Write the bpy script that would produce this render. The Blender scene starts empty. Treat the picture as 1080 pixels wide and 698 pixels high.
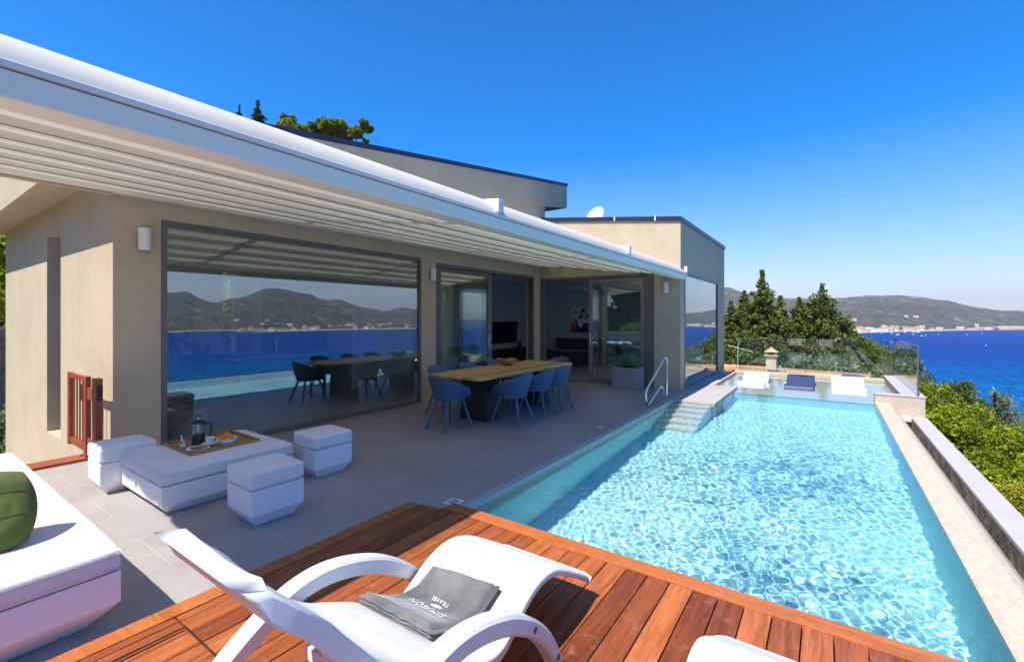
import bpy, math, random
from mathutils import Vector, Matrix, noise as mnoise
PI = math.pi
R = math.radians
sc = bpy.context.scene
col = sc.collection
rng = random.Random(7)

# ------------------------------------------------------------------ camera maths
TH = math.atan(334 / 480)
ST, CT = math.sin(TH), math.cos(TH)
CAMH = 1.65

def ray(u, v):
    a = (u - 540) / 480
    return (-ST + a * CT, CT + a * ST, -(v - 335) / 480)

# ------------------------------------------------------------------ node helpers
MATS = {}

def new_mat(name):
    m = bpy.data.materials.new(name)
    m.use_nodes = True
    nt = m.node_tree
    nt.nodes.clear()
    out = nt.nodes.new('ShaderNodeOutputMaterial')
    MATS[name] = m
    return m, nt, out

def nd(nt, typ, **kw):
    n = nt.nodes.new(typ)
    for k, v in kw.items():
        if k in n.inputs.keys():
            n.inputs[k].default_value = v
        else:
            setattr(n, k, v)
    return n

def lk(nt, a, b):
    nt.links.new(a, b)

def c4(c):
    return (c[0], c[1], c[2], 1.0)

def coords(nt, scale=(1, 1, 1), rot=(0, 0, 0)):
    tc = nt.nodes.new('ShaderNodeTexCoord')
    mp = nt.nodes.new('ShaderNodeMapping')
    mp.inputs['Scale'].default_value = scale
    mp.inputs['Rotation'].default_value = rot
    lk(nt, tc.outputs['Object'], mp.inputs['Vector'])
    return mp.outputs['Vector']

def ramp(nt, fac, stops):
    r = nt.nodes.new('ShaderNodeValToRGB')
    e = r.color_ramp.elements
    while len(e) < len(stops):
        e.new(0.5)
    for i, (p, c) in enumerate(stops):
        e[i].position = p
        e[i].color = c4(c) if not isinstance(c, float) else (c, c, c, 1)
    lk(nt, fac, r.inputs['Fac'])
    return r.outputs['Color']

def noise(nt, vec, scale, detail=4, rough=0.55, dist=0.0):
    n = nd(nt, 'ShaderNodeTexNoise', Scale=scale, Detail=detail, Roughness=rough, Distortion=dist)
    lk(nt, vec, n.inputs['Vector'])
    return n.outputs['Fac']

def mixc(nt, fac, a, b, mode='MIX'):
    m = nt.nodes.new('ShaderNodeMix')
    m.data_type = 'RGBA'
    m.blend_type = mode
    for s, val in ((m.inputs[0], fac), (m.inputs[6], a), (m.inputs[7], b)):
        if hasattr(val, 'is_output'):
            lk(nt, val, s)
        elif isinstance(val, (int, float)):
            s.default_value = val
        else:
            s.default_value = c4(val)
    return m.outputs[2]

def math2(nt, op, a, b=None, clamp=False):
    m = nt.nodes.new('ShaderNodeMath')
    m.operation = op
    m.use_clamp = clamp
    for s, val in ((m.inputs[0], a), (m.inputs[1], b)):
        if val is None:
            continue
        if hasattr(val, 'is_output'):
            lk(nt, val, s)
        else:
            s.default_value = val
    return m.outputs[0]

def bump(nt, height, strength=0.3, dist=0.01):
    b = nd(nt, 'ShaderNodeBump', Strength=strength, Distance=dist)
    lk(nt, height, b.inputs['Height'])
    return b.outputs['Normal']

def pbsdf(nt, out, color, rough=0.6, normal=None, metallic=0.0, spec=0.5, **kw):
    p = nt.nodes.new('ShaderNodeBsdfPrincipled')
    if hasattr(color, 'is_output'):
        lk(nt, color, p.inputs['Base Color'])
    else:
        p.inputs['Base Color'].default_value = c4(color)
    if hasattr(rough, 'is_output'):
        lk(nt, rough, p.inputs['Roughness'])
    else:
        p.inputs['Roughness'].default_value = rough
    p.inputs['Metallic'].default_value = metallic
    p.inputs['Specular IOR Level'].default_value = spec
    for k, v in kw.items():
        p.inputs[k].default_value = v
    if normal is not None:
        lk(nt, normal, p.inputs['Normal'])
    lk(nt, p.outputs[0], out.inputs['Surface'])
    return p

def plain(name, c, rough=0.6, var=0.08, scale=6.0, bstr=0.0, bscale=200.0, bdist=0.002, metallic=0.0, spec=0.5, stretch=(1, 1, 1), **kw):
    """a colour with slow uneven tone, fine grain and optional bump"""
    m, nt, out = new_mat(name)
    v = coords(nt, stretch)
    n1 = noise(nt, v, scale, 5, 0.6)
    lo = tuple(x * (1 - var) for x in c)
    hi = tuple(min(1, x * (1 + var)) for x in c)
    cc = ramp(nt, n1, [(0.3, lo), (0.7, hi)])
    nrm = None
    if bstr > 0:
        nrm = bump(nt, noise(nt, v, bscale, 3, 0.6), bstr, bdist)
    rr = nd(nt, 'ShaderNodeMapRange')
    lk(nt, n1, rr.inputs[0])
    rr.inputs[3].default_value = max(0.02, rough - 0.06)
    rr.inputs[4].default_value = min(1, rough + 0.06)
    pbsdf(nt, out, cc, rr.outputs[0], nrm, metallic, spec, **kw)
    return m

# ------------------------------------------------------------------ materials
def mk_stucco():
    m, nt, out = new_mat('stucco')
    v = coords(nt)
    n1 = noise(nt, v, 1.1, 6, 0.65, 0.6); n2 = noise(nt, v, 9.0, 5, 0.7)
    cc = ramp(nt, n1, [(0.3, (0.485, 0.395, 0.270)), (0.7, (0.565, 0.465, 0.325))])
    cc = mixc(nt, 0.14, cc, n2, 'OVERLAY')
    st = noise(nt, coords(nt, (5.0, 5.0, 0.22)), 1.0, 6, 0.7)
    cc = mixc(nt, ramp(nt, st, [(0.52, 0.0), (0.72, 0.22)]), cc, (0.36, 0.30, 0.215))
    h = math2(nt, 'ADD', noise(nt, v, 75, 4, 0.7), math2(nt, 'MULTIPLY', n2, 1.2))
    pbsdf(nt, out, cc, 0.92, bump(nt, h, 0.5, 0.008), spec=0.15)
    return m
STUCCO = mk_stucco()
NAVY = plain('navy_metal', (0.035, 0.042, 0.085), 0.35, 0.1, 3.0, metallic=0.3)
WHITEM = plain('white_metal', (0.76, 0.755, 0.75), 0.4, 0.02, 2.0)
CREAMM = plain('cream_painted_bar', (0.88, 0.81, 0.65), 0.5, 0.02, 2.0)
AWNING = None
def mk_awning():
    m, nt, out = new_mat('awning_fabric')
    v = coords(nt)
    n = noise(nt, v, 2.0, 4)
    cc = ramp(nt, n, [(0.3, (0.76, 0.73, 0.67)), (0.7, (0.82, 0.79, 0.73))])
    d = nd(nt, 'ShaderNodeBsdfDiffuse')
    t = nd(nt, 'ShaderNodeBsdfTranslucent')
    lk(nt, cc, d.inputs['Color'])
    t.inputs['Color'].default_value = (0.90, 0.84, 0.74, 1)
    g = nd(nt, 'ShaderNodeBsdfGlossy', Roughness=0.45)
    nrm = bump(nt, noise(nt, v, 300, 2), 0.1, 0.001)
    lk(nt, nrm, d.inputs['Normal'])
    mx = nd(nt, 'ShaderNodeMixShader', Fac=0.42)
    lk(nt, d.outputs[0], mx.inputs[1]); lk(nt, t.outputs[0], mx.inputs[2])
    m2 = nd(nt, 'ShaderNodeMixShader', Fac=0.04)
    lk(nt, mx.outputs[0], m2.inputs[1]); lk(nt, g.outputs[0], m2.inputs[2])
    lk(nt, m2.outputs[0], out.inputs['Surface'])
    return m
AWNING = mk_awning()
FRAME = plain('anthracite_frame', (0.135, 0.13, 0.125), 0.4, 0.08, 4.0, metallic=0.2)
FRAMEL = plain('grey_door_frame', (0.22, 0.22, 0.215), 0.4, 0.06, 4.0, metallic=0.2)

def glass(name, tint, refl, rough=0.0, wave=0.0):
    m, nt, out = new_mat(name)
    t = nd(nt, 'ShaderNodeBsdfTransparent')
    t.inputs['Color'].default_value = c4(tint)
    g = nd(nt, 'ShaderNodeBsdfGlossy', Roughness=rough)
    g.inputs['Color'].default_value = (0.92, 0.97, 0.98, 1)
    fr = nd(nt, 'ShaderNodeLayerWeight', Blend=0.5)
    f = math2(nt, 'MULTIPLY', math2(nt, 'POWER', fr.outputs['Facing'], 5.0), 0.9)
    f = math2(nt, 'ADD', f, refl + 0.04, True)
    if wave > 0:
        n = bump(nt, noise(nt, coords(nt), 0.9, 1), wave, 0.01)
        lk(nt, n, g.inputs['Normal'])
    mx = nd(nt, 'ShaderNodeMixShader')
    lk(nt, f, mx.inputs[0]); lk(nt, t.outputs[0], mx.inputs[1]); lk(nt, g.outputs[0], mx.inputs[2])
    lk(nt, mx.outputs[0], out.inputs['Surface'])
    return m
GLASSW = glass('coated_window_glass', (0.90, 0.94, 0.925), 0.16, 0.0, 0.02)
GLASSB = glass('balustrade_glass', (0.90, 0.95, 0.93), 0.02)
GLASSJ = glass('clear_jar_glass', (0.93, 0.95, 0.95), 0.03)

def mk_tile():
    m, nt, out = new_mat('porcelain_tile')
    tc = nt.nodes.new('ShaderNodeTexCoord')
    mp = nt.nodes.new('ShaderNodeMapping')
    # tiles 0.6 wide across X, 1.2 long along Y
    mp.inputs['Rotation'].default_value = (0, 0, R(90))
    mp.inputs['Location'].default_value = (0.0, 0.02, 0)
    lk(nt, tc.outputs['Object'], mp.inputs['Vector'])
    b = nd(nt, 'ShaderNodeTexBrick', Scale=1.0)
    b.offset = 0.5
    b.inputs['Mortar Size'].default_value = 0.003
    b.inputs['Mortar Smooth'].default_value = 0.3
    b.inputs['Brick Width'].default_value = 1.2
    b.inputs['Row Height'].default_value = 0.6
    b.inputs['Color1'].default_value = (0.0, 0, 0, 1)
    b.inputs['Color2'].default_value = (1.0, 1, 1, 1)
    b.inputs['Mortar'].default_value = (0.5, 0.5, 0.5, 1)
    lk(nt, mp.outputs[0], b.inputs['Vector'])
    v = coords(nt)
    n1 = noise(nt, v, 1.6, 6, 0.65, 0.4)
    n2 = noise(nt, v, 14.0, 5, 0.7)
    base = ramp(nt, n1, [(0.25, (0.29, 0.26, 0.242)), (0.5, (0.355, 0.320, 0.300)), (0.75, (0.405, 0.368, 0.345))])
    base = mixc(nt, 0.16, base, n2, 'OVERLAY')
    vr = ramp(nt, b.outputs['Color'], [(0.0, (0.94, 0.94, 0.94)), (1.0, (1.0, 1.0, 1.0))])
    base = mixc(nt, 1.0, base, vr, 'MULTIPLY')
    base = mixc(nt, math2(nt, 'MULTIPLY', b.outputs['Fac'], 0.75), base, (0.52, 0.48, 0.455))
    rr = ramp(nt, n1, [(0.2, (0.36, 0.36, 0.36)), (0.8, (0.5, 0.5, 0.5))])
    hh = math2(nt, 'SUBTRACT', n2, math2(nt, 'MULTIPLY', b.outputs['Fac'], 1.5))
    pbsdf(nt, out, base, rr, bump(nt, hh, 0.15, 0.002), spec=0.35)
    return m
TILE = mk_tile()

def mk_wood(name, dark, light, stretch, attr=True, rough=0.45, scale=1.0):
    """grain runs along the axis with the smallest stretch; each board has its own tone from the 'board' attribute"""
    m, nt, out = new_mat(name)
    v = coords(nt, stretch)
    at = nt.nodes.new('ShaderNodeAttribute'); at.attribute_name = 'board'
    off = nt.nodes.new('ShaderNodeVectorMath'); off.operation = 'SCALE'
    lk(nt, at.outputs['Color'], off.inputs[0]); off.inputs['Scale'].default_value = 37.0
    add = nt.nodes.new('ShaderNodeVectorMath'); add.operation = 'ADD'
    lk(nt, v, add.inputs[0]); lk(nt, off.outputs[0], add.inputs[1])
    vec = add.outputs[0]
    g1 = noise(nt, vec, 2.2 * scale, 6, 0.65, 1.2)
    g2 = noise(nt, vec, 9.0 * scale, 5, 0.7, 0.6)
    mid = tuple((a + b) / 2 for a, b in zip(dark, light))
    cc = ramp(nt, g1, [(0.25, dark), (0.5, mid), (0.78, light)])
    cc = mixc(nt, 0.35, cc, ramp(nt, g2, [(0.35, (0.25, 0.25, 0.25)), (0.65, (0.75, 0.75, 0.75))]), 'OVERLAY')
    if attr:
        tone = ramp(nt, at.outputs['Fac'], [(0.0, (0.55, 0.48, 0.46)), (0.35, (0.85, 0.82, 0.80)), (0.7, (1.05, 1.03, 1.0)), (1.0, (1.35, 1.42, 1.35))])
        cc = mixc(nt, 1.0, cc, tone, 'MULTIPLY')
    # pale worn scuffs
    w = noise(nt, coords(nt, (6, 6, 6)), 2.3, 8, 0.75)
    cc = mixc(nt, ramp(nt, w, [(0.56, 0.0), (0.74, 0.42)]), cc, (0.42, 0.33, 0.28))
    pbsdf(nt, out, cc, ramp(nt, g1, [(0.2, rough + 0.12), (0.8, rough - 0.08)]), bump(nt, g2, 0.25, 0.002), spec=0.4)
    return m
DECKW = mk_wood('hardwood_decking', (0.15, 0.036, 0.009), (0.44, 0.122, 0.034), (9, 0.7, 9))
DECKX = mk_wood('hardwood_border', (0.30, 0.075, 0.016), (0.54, 0.165, 0.042), (0.7, 9, 9), attr=False)
GATEW = mk_wood('red_stained_wood', (0.20, 0.035, 0.012), (0.37, 0.085, 0.028), (9, 9, 1), attr=False)
TEAK = mk_wood('teak_planks', (0.40, 0.23, 0.07), (0.62, 0.40, 0.15), (9, 0.7, 9), rough=0.5)
TRAYW = mk_wood('acacia_wood', (0.26, 0.125, 0.035), (0.52, 0.28, 0.09), (8, 0.9, 8), attr=False)
DARKGAP = plain('dark_void', (0.02, 0.017, 0.015), 0.9)

def mk_pool():
    m, nt, out = new_mat('pool_pebble_lining')
    v = coords(nt)
    vo = nd(nt, 'ShaderNodeTexVoronoi', Scale=75.0)
    lk(nt, v, vo.inputs['Vector'])
    n = noise(nt, v, 2.0, 5, 0.6)
    sep = nt.nodes.new('ShaderNodeSeparateColor')
    lk(nt, vo.outputs['Color'], sep.inputs[0])
    cc = ramp(nt, sep.outputs[0], [(0.0, (0.29, 0.64, 0.73)), (0.5, (0.42, 0.84, 0.87)), (0.85, (0.53, 0.87, 0.88)), (1.0, (0.80, 0.88, 0.70))])
    cc = mixc(nt, 0.12, cc, n, 'OVERLAY')
    pbsdf(nt, out, cc, 0.7, bump(nt, vo.outputs['Distance'], 0.2, 0.004), spec=0.3)
    return m
POOL = mk_pool()
COPING = plain('speckled_coping_stone', (0.40, 0.43, 0.42), 0.8, 0.25, 60.0, 0.4, 120, 0.004)
SHELFSTONE = plain('sandy_shelf_stone', (0.66, 0.67, 0.60), 0.75, 0.12, 30.0, 0.2, 90, 0.004)
SANDST = plain('sand_pebble_render', (0.52, 0.43, 0.325), 0.85, 0.16, 26.0, 0.5, 140, 0.006, spec=0.2)
SLABST = plain('pale_paving', (0.42, 0.37, 0.345), 0.7, 0.07, 3.0, 0.15, 60, 0.003)
CAPST = plain('pale_wall_cap', (0.44, 0.40, 0.405), 0.7, 0.06, 3.0, 0.15, 80, 0.003)

def mk_stained():
    m, nt, out = new_mat('weathered_concrete')
    v = coords(nt, (2.2, 2.0, 1.5))
    n1 = noise(nt, v, 2.6, 8, 0.72, 1.0)
    n2 = noise(nt, coords(nt), 30, 5, 0.7)
    cc = ramp(nt, n1, [(0.32, (0.035, 0.034, 0.03)), (0.47, (0.11, 0.105, 0.09)), (0.6, (0.25, 0.24, 0.22)), (0.75, (0.36, 0.34, 0.31))])
    cc = mixc(nt, 0.4, cc, n2, 'OVERLAY')
    pbsdf(nt, out, cc, 0.9, bump(nt, n2, 0.4, 0.006), spec=0.2)
    return m
STAINED = mk_stained()

WPLAST = plain('white_furniture_plastic', (0.80, 0.80, 0.82), 0.38, 0.015, 1.5, 0.04, 260, 0.0006)
LOUNGEW = plain('white_lounger_shell', (0.69, 0.68, 0.66), 0.55, 0.04, 5.0, 0.18, 420, 0.0012)
def mk_cloth(name, c, var=0.06, scale=700.0, fold=0.25, sheen=0.2):
    m, nt, out = new_mat(name)
    v = coords(nt)
    n1 = noise(nt, v, 5.0, 5, 0.6)
    w1 = noise(nt, v, scale, 2, 0.5)
    w2 = noise(nt, v, 7.0, 3, 0.5, 0.6)
    lo = tuple(x * (1 - var) for x in c); hi = tuple(min(1, x * (1 + var)) for x in c)
    cc = ramp(nt, n1, [(0.3, lo), (0.7, hi)])
    cc = mixc(nt, 0.12, cc, w1, 'OVERLAY')
    h = math2(nt, 'ADD', math2(nt, 'MULTIPLY', w1, 0.05), math2(nt, 'MULTIPLY', w2, fold))
    p = pbsdf(nt, out, cc, 0.9, bump(nt, h, 0.5, 0.01), spec=0.15)
    p.inputs['Sheen Weight'].default_value = sheen
    return m
CUSH = mk_cloth('light_grey_cushion_fabric', (0.76, 0.75, 0.74))
DAYC = mk_cloth('white_cushion_fabric', (0.68, 0.67, 0.66))
GREENC = mk_cloth('olive_green_linen', (0.085, 0.115, 0.022), 0.25, 350, 0.5)
TOWELM = mk_cloth('grey_terry_towel', (0.125, 0.122, 0.12), 0.45, 190, 0.9, 0.5)
THREAD = plain('white_embroidery', (0.8, 0.8, 0.8), 0.8)
BLUEP = plain('slate_blue_plastic', (0.055, 0.115, 0.215), 0.42, 0.04, 4.0, 0.05, 300, 0.0008)
BLACKP = plain('black_plastic', (0.016, 0.016, 0.018), 0.35, 0.1)
BLACKM = plain('black_powder_coat', (0.016, 0.016, 0.018), 0.55, 0.1)
STEEL = plain('brushed_steel', (0.72, 0.72, 0.72), 0.14, 0.05, 20.0, metallic=1.0)
RUBBER = plain('black_rubber', (0.02, 0.02, 0.02), 0.8)
WCER = plain('white_ceramic', (0.8, 0.8, 0.81), 0.15, 0.01)
ORANGE = plain('orange_fruit_skin', (0.85, 0.27, 0.02), 0.45, 0.12, 20.0, 0.3, 160, 0.002)
TOAST = plain('toasted_bread', (0.38, 0.20, 0.07), 0.85, 0.3, 30.0, 0.6, 60, 0.004)
HONEY = plain('amber_marmalade', (0.50, 0.17, 0.02), 0.2, 0.15)
PAPERL = plain('cream_paper_label', (0.75, 0.70, 0.52), 0.7)
COFFEE = plain('black_coffee', (0.018, 0.009, 0.005), 0.1)
WICKER = plain('woven_rattan', (0.42, 0.25, 0.11), 0.7, 0.3, 40.0, 0.6, 90, 0.006)
PLANTERM = plain('cast_concrete', (0.26, 0.265, 0.28), 0.85, 0.2, 9.0, 0.35, 60, 0.004)
NAVYP = plain('navy_plastic', (0.035, 0.05, 0.125), 0.5, 0.1)
WOODBOLT = plain('brown_bolt_cap', (0.20, 0.12, 0.07), 0.5, 0.3, 40)
STONEW = plain('rubble_stone', (0.30, 0.25, 0.19), 0.9, 0.4, 4.0, 0.8, 9.0, 0.05)
TERRAC = plain('terracotta', (0.50, 0.25, 0.125), 0.85, 0.3, 5.0, 0.4, 30, 0.01)
TERRAP = plain('sun_bleached_terracotta', (0.62, 0.40, 0.235), 0.85, 0.25, 2.0, 0.4, 30, 0.01)
CREAMW = plain('cream_render', (0.62, 0.54, 0.42), 0.9, 0.06, 2.0, 0.2, 40, 0.005)
WHITEW = plain('white_render', (0.74, 0.73, 0.70), 0.85, 0.05, 2.0)
INTW = plain('interior_grey_paint', (0.66, 0.67, 0.70), 0.9, 0.03)
INTC = plain('interior_ceiling_paint', (0.75, 0.75, 0.75), 0.9, 0.02)
INTF = plain('interior_floor_tile', (0.42, 0.39, 0.36), 0.4, 0.08)
CHAR = mk_cloth('charcoal_sofa_fabric', (0.07, 0.072, 0.08))
SCREEN = plain('dark_screen', (0.006, 0.006, 0.007), 0.18, 0.0)
DARKWD = plain('dark_walnut', (0.035, 0.024, 0.018), 0.5, 0.2)
CANVW = plain('painted_canvas_ground', (0.78, 0.80, 0.78), 0.8, 0.08)
PBLUE = plain('dark_blue_paint', (0.015, 0.025, 0.20), 0.7, 0.2)
PRED = plain('red_paint', (0.55, 0.04, 0.015), 0.7, 0.25)
PGREEN = plain('green_paint', (0.05, 0.20, 0.10), 0.7, 0.2)
SIGNW = plain('white_enamel_sign', (0.8, 0.8, 0.8), 0.35)
SIGNB = plain('blue_black_ink', (0.012, 0.014, 0.05), 0.5)

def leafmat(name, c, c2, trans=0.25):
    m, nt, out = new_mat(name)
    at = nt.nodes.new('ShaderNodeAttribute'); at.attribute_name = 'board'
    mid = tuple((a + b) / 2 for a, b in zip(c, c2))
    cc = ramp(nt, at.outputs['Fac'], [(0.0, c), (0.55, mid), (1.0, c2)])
    p = nd(nt, 'ShaderNodeBsdfPrincipled', Roughness=0.6)
    p.inputs['Specular IOR Level'].default_value = 0.25
    lk(nt, cc, p.inputs['Base Color'])
    t = nd(nt, 'ShaderNodeBsdfTranslucent')
    lk(nt, cc, t.inputs['Color'])
    mx = nd(nt, 'ShaderNodeMixShader', Fac=trans)
    lk(nt, p.outputs[0], mx.inputs[1]); lk(nt, t.outputs[0], mx.inputs[2])
    lk(nt, mx.outputs[0], out.inputs['Surface'])
    return m
L_CONIF = leafmat('conifer_needles', (0.030, 0.058, 0.010), (0.19, 0.23, 0.026))
L_CYPR = leafmat('cypress_needles', (0.012, 0.028, 0.010), (0.05, 0.075, 0.022))
L_PINE = leafmat('pine_needles', (0.10, 0.13, 0.014), (0.42, 0.42, 0.04), .4)
L_LIME = leafmat('bright_shrub_leaves', (0.065, 0.11, 0.006), (0.46, 0.52, 0.022), 0.4)
L_YEL = leafmat('yellowing_shrub_leaves', (0.14, 0.15, 0.012), (0.46, 0.42, 0.035), 0.35)
L_OLIVE = leafmat('grey_olive_leaves', (0.11, 0.145, 0.055), (0.30, 0.34, 0.16))
L_DARK = leafmat('dark_shrub_leaves', (0.03, 0.055, 0.009), (0.18, 0.22, 0.03))
L_AGAVE = leafmat('agave_leaves', (0.05, 0.20, 0.07), (0.20, 0.46, 0.16), 0.15)
L_INDOOR = leafmat('indoor_plant_leaves', (0.012, 0.035, 0.012), (0.04, 0.09, 0.03), 0.2)
BARK = plain('tree_bark', (0.13, 0.085, 0.055), 0.9, 0.3, 20.0, 0.6, 40, 0.02)

# ------------------------------------------------------------------ mesh builder
class MB:
    def __init__(s):
        s.v = []; s.f = []; s.c = []; s.cur = 0.5
    def quad(s, *pts):
        n = len(s.v); s.v += [tuple(p) for p in pts]; s.f.append(tuple(range(n, n + len(pts)))); s.c.append(s.cur)
    def face(s, idx):
        s.f.append(tuple(idx)); s.c.append(s.cur)
    def box(s, a, b):
        (x0, y0, z0), (x1, y1, z1) = [tuple(map(min, zip(a, b))), tuple(map(max, zip(a, b)))]
        n = len(s.v)
        s.v += [(x0, y0, z0), (x1, y0, z0), (x1, y1, z0), (x0, y1, z0), (x0, y0, z1), (x1, y0, z1), (x1, y1, z1), (x0, y1, z1)]
        for q in ((3, 2, 1, 0), (4, 5, 6, 7), (0, 1, 5, 4), (1, 2, 6, 5), (2, 3, 7, 6), (3, 0, 4, 7)):
            s.face([n + i for i in q])
        return s
    def prism(s, pts, axis, a, b):
        """2-D outline pts extruded from a to b along axis 0/1/2; the outline uses the other two axes in order"""
        n = len(s.v); k = len(pts)
        def mk(p, w):
            return {0: (w, p[0], p[1]), 1: (p[0], w, p[1]), 2: (p[0], p[1], w)}[axis]
        s.v += [mk(p, a) for p in pts] + [mk(p, b) for p in pts]
        s.face([n + i for i in range(k)][::-1]); s.face([n + k + i for i in range(k)])
        for i in range(k):
            j = (i + 1) % k
            s.face([n + i, n + j, n + k + j, n + k + i])
        return s
    def frustum(s, c0, s0, c1, s1):
        """rectangular frustum between centre c0 half-size s0 and centre c1 half-size s1"""
        n = len(s.v)
        for c, h in ((c0, s0), (c1, s1)):
            s.v += [(c[0] - h[0], c[1] - h[1], c[2]), (c[0] + h[0], c[1] - h[1], c[2]), (c[0] + h[0], c[1] + h[1], c[2]), (c[0] - h[0], c[1] + h[1], c[2])]
        for q in ((3, 2, 1, 0), (4, 5, 6, 7), (0, 1, 5, 4), (1, 2, 6, 5), (2, 3, 7, 6), (3, 0, 4, 7)):
            s.face([n + i for i in q])
        return s
    def tube(s, pts, r, seg=10, cap=True):
        pts = [Vector(p) for p in pts]
        rs = r if isinstance(r, (list, tuple)) else [r] * len(pts)
        n0 = len(s.v)
        t = (pts[1] - pts[0]).normalized()
        up = Vector((0, 0, 1)) if abs(t.z) < 0.9 else Vector((1, 0, 0))
        a = t.cross(up).normalized()
        for i, p in enumerate(pts):
            if i == 0: t = pts[1] - pts[0]
            elif i == len(pts) - 1: t = pts[-1] - pts[-2]
            else: t = (pts[i + 1] - pts[i]).normalized() + (pts[i] - pts[i - 1]).normalized()
            t.normalize()
            a = (a - t * a.dot(t)).normalized()
            b = t.cross(a)
            for k in range(seg):
                w = 2 * PI * k / seg
                s.v.append(tuple(p + (a * math.cos(w) + b * math.sin(w)) * rs[i]))
        for i in range(len(pts) - 1):
            for k in range(seg):
                k2 = (k + 1) % seg
                s.face([n0 + i * seg + k, n0 + i * seg + k2, n0 + (i + 1) * seg + k2, n0 + (i + 1) * seg + k])
        if cap:
            s.face([n0 + k for k in range(seg)][::-1])
            e = n0 + (len(pts) - 1) * seg
            s.face([e + k for k in range(seg)])
        return s
    def lathe(s, prof, c=(0, 0, 0), seg=24, sx=1.0, sy=1.0):
        n0 = len(s.v)
        for r, z in prof:
            for k in range(seg):
                w = 2 * PI * k / seg
                s.v.append((c[0] + r * math.cos(w) * sx, c[1] + r * math.sin(w) * sy, c[2] + z))
        for i in range(len(prof) - 1):
            for k in range(seg):
                k2 = (k + 1) % seg
                s.face([n0 + i * seg + k, n0 + i * seg + k2, n0 + (i + 1) * seg + k2, n0 + (i + 1) * seg + k])
        if prof[0][0] > 1e-5: s.face([n0 + k for k in range(seg)][::-1])
        if prof[-1][0] > 1e-5:
            e = n0 + (len(prof) - 1) * seg
            s.face([e + k for k in range(seg)])
        return s
    def grid(s, fn, nu, nv):
        n0 = len(s.v)
        for i in range(nu + 1):
            for j in range(nv + 1):
                s.v.append(tuple(fn(i / nu, j / nv)))
        for i in range(nu):
            for j in range(nv):
                a = n0 + i * (nv + 1) + j
                s.face([a, a + nv + 1, a + nv + 2, a + 1])
        return s
    def build(s, name, mat, parent=None, smooth=False, bevel=0.0, seg=2, angle=35, solid=0.0, soff=0.0, sub=0):
        off = Vector((0, 0, 0)); p = parent
        while p is not None:
            off += Vector(p.location); p = p.parent
        me = bpy.data.meshes.new(name)
        vv = [(x - off.x, y - off.y, z - off.z) for x, y, z in s.v]
        me.from_pydata(vv, [], s.f)
        me.validate()
        if len(me.polygons) == len(s.c):
            ca = me.attributes.new('board', 'FLOAT_COLOR', 'FACE')
            buf = []
            for c in s.c: buf += [c, c, c, 1.0]
            ca.data.foreach_set('color', buf)
        me.materials.append(mat)
        if smooth:
            me.polygons.foreach_set('use_smooth', [True] * len(me.polygons))
            if smooth != 'all':
                me.set_sharp_from_angle(angle=R(angle))
        me.update()
        o = bpy.data.objects.new(name, me)
        col.objects.link(o)
        if parent is not None: o.parent = parent
        if solid:
            md = o.modifiers.new('thick', 'SOLIDIFY'); md.thickness = solid; md.offset = soff
        if sub:
            md = o.modifiers.new('smooth', 'SUBSURF'); md.levels = sub; md.render_levels = sub
        if bevel > 0:
            md = o.modifiers.new('edge', 'BEVEL'); md.width = bevel; md.segments = seg
            md.limit_method = 'ANGLE'; md.angle_limit = R(40); md.harden_normals = False
        return o

def thing(name, label, cat, loc=(0, 0, 0), group=None):
    o = bpy.data.objects.new(name, None)
    o.empty_display_size = 0.1
    col.objects.link(o); o.location = loc
    o['label'] = label; o['category'] = cat
    if group: o['group'] = group
    return o

def tag(o, label, cat, group=None):
    o['label'] = label; o['category'] = cat
    if group: o['group'] = group
    return o

def struct(o, kind='structure'):
    o['kind'] = kind
    return o

def dup(root, loc, rotz=0.0, label=None, group=None, scale=None):
    r = root.copy(); col.objects.link(r); r.location = loc; r.rotation_euler = (0, 0, rotz)
    if scale: r.scale = (scale,) * 3 if isinstance(scale, (int, float)) else scale
    if label: r['label'] = label
    if group: r['group'] = group
    for ch in list(root.children):
        c = ch.copy(); col.objects.link(c); c.parent = r
        for g in ch.children:
            d = g.copy(); col.objects.link(d); d.parent = c
    return r

def lerp_table(tab, x):
    if x <= tab[0][0]: return tab[0][1]
    for (a, b), (c, d) in zip(tab, tab[1:]):
        if x <= c: return b + (d - b) * (x - a) / (c - a)
    return tab[-1][1]

def smoothpath(pts, n=8):
    """Catmull-Rom through pts"""
    P_ = [Vector(p) for p in pts]
    out = []
    for i in range(len(P_) - 1):
        p0 = P_[max(i - 1, 0)]; p1 = P_[i]; p2 = P_[i + 1]; p3 = P_[min(i + 2, len(P_) - 1)]
        for k in range(n):
            t = k / n
            out.append(0.5 * ((2 * p1) + (-p0 + p2) * t + (2 * p0 - 5 * p1 + 4 * p2 - p3) * t * t + (-p0 + 3 * p1 - 3 * p2 + p3) * t ** 3))
    out.append(P_[-1])
    return out
# ------------------------------------------------------------------ camera, sky, sun
cam_d = bpy.data.cameras.new('camera'); cam = bpy.data.objects.new('camera', cam_d); col.objects.link(cam)
cam.location = (0, 0, CAMH); cam.rotation_euler = (R(90), 0, TH)
cam_d.sensor_width = 36; cam_d.lens = 16; cam_d.shift_y = -14 / 1080
cam_d.clip_start = 0.05; cam_d.clip_end = 30000
sc.camera = cam

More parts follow.
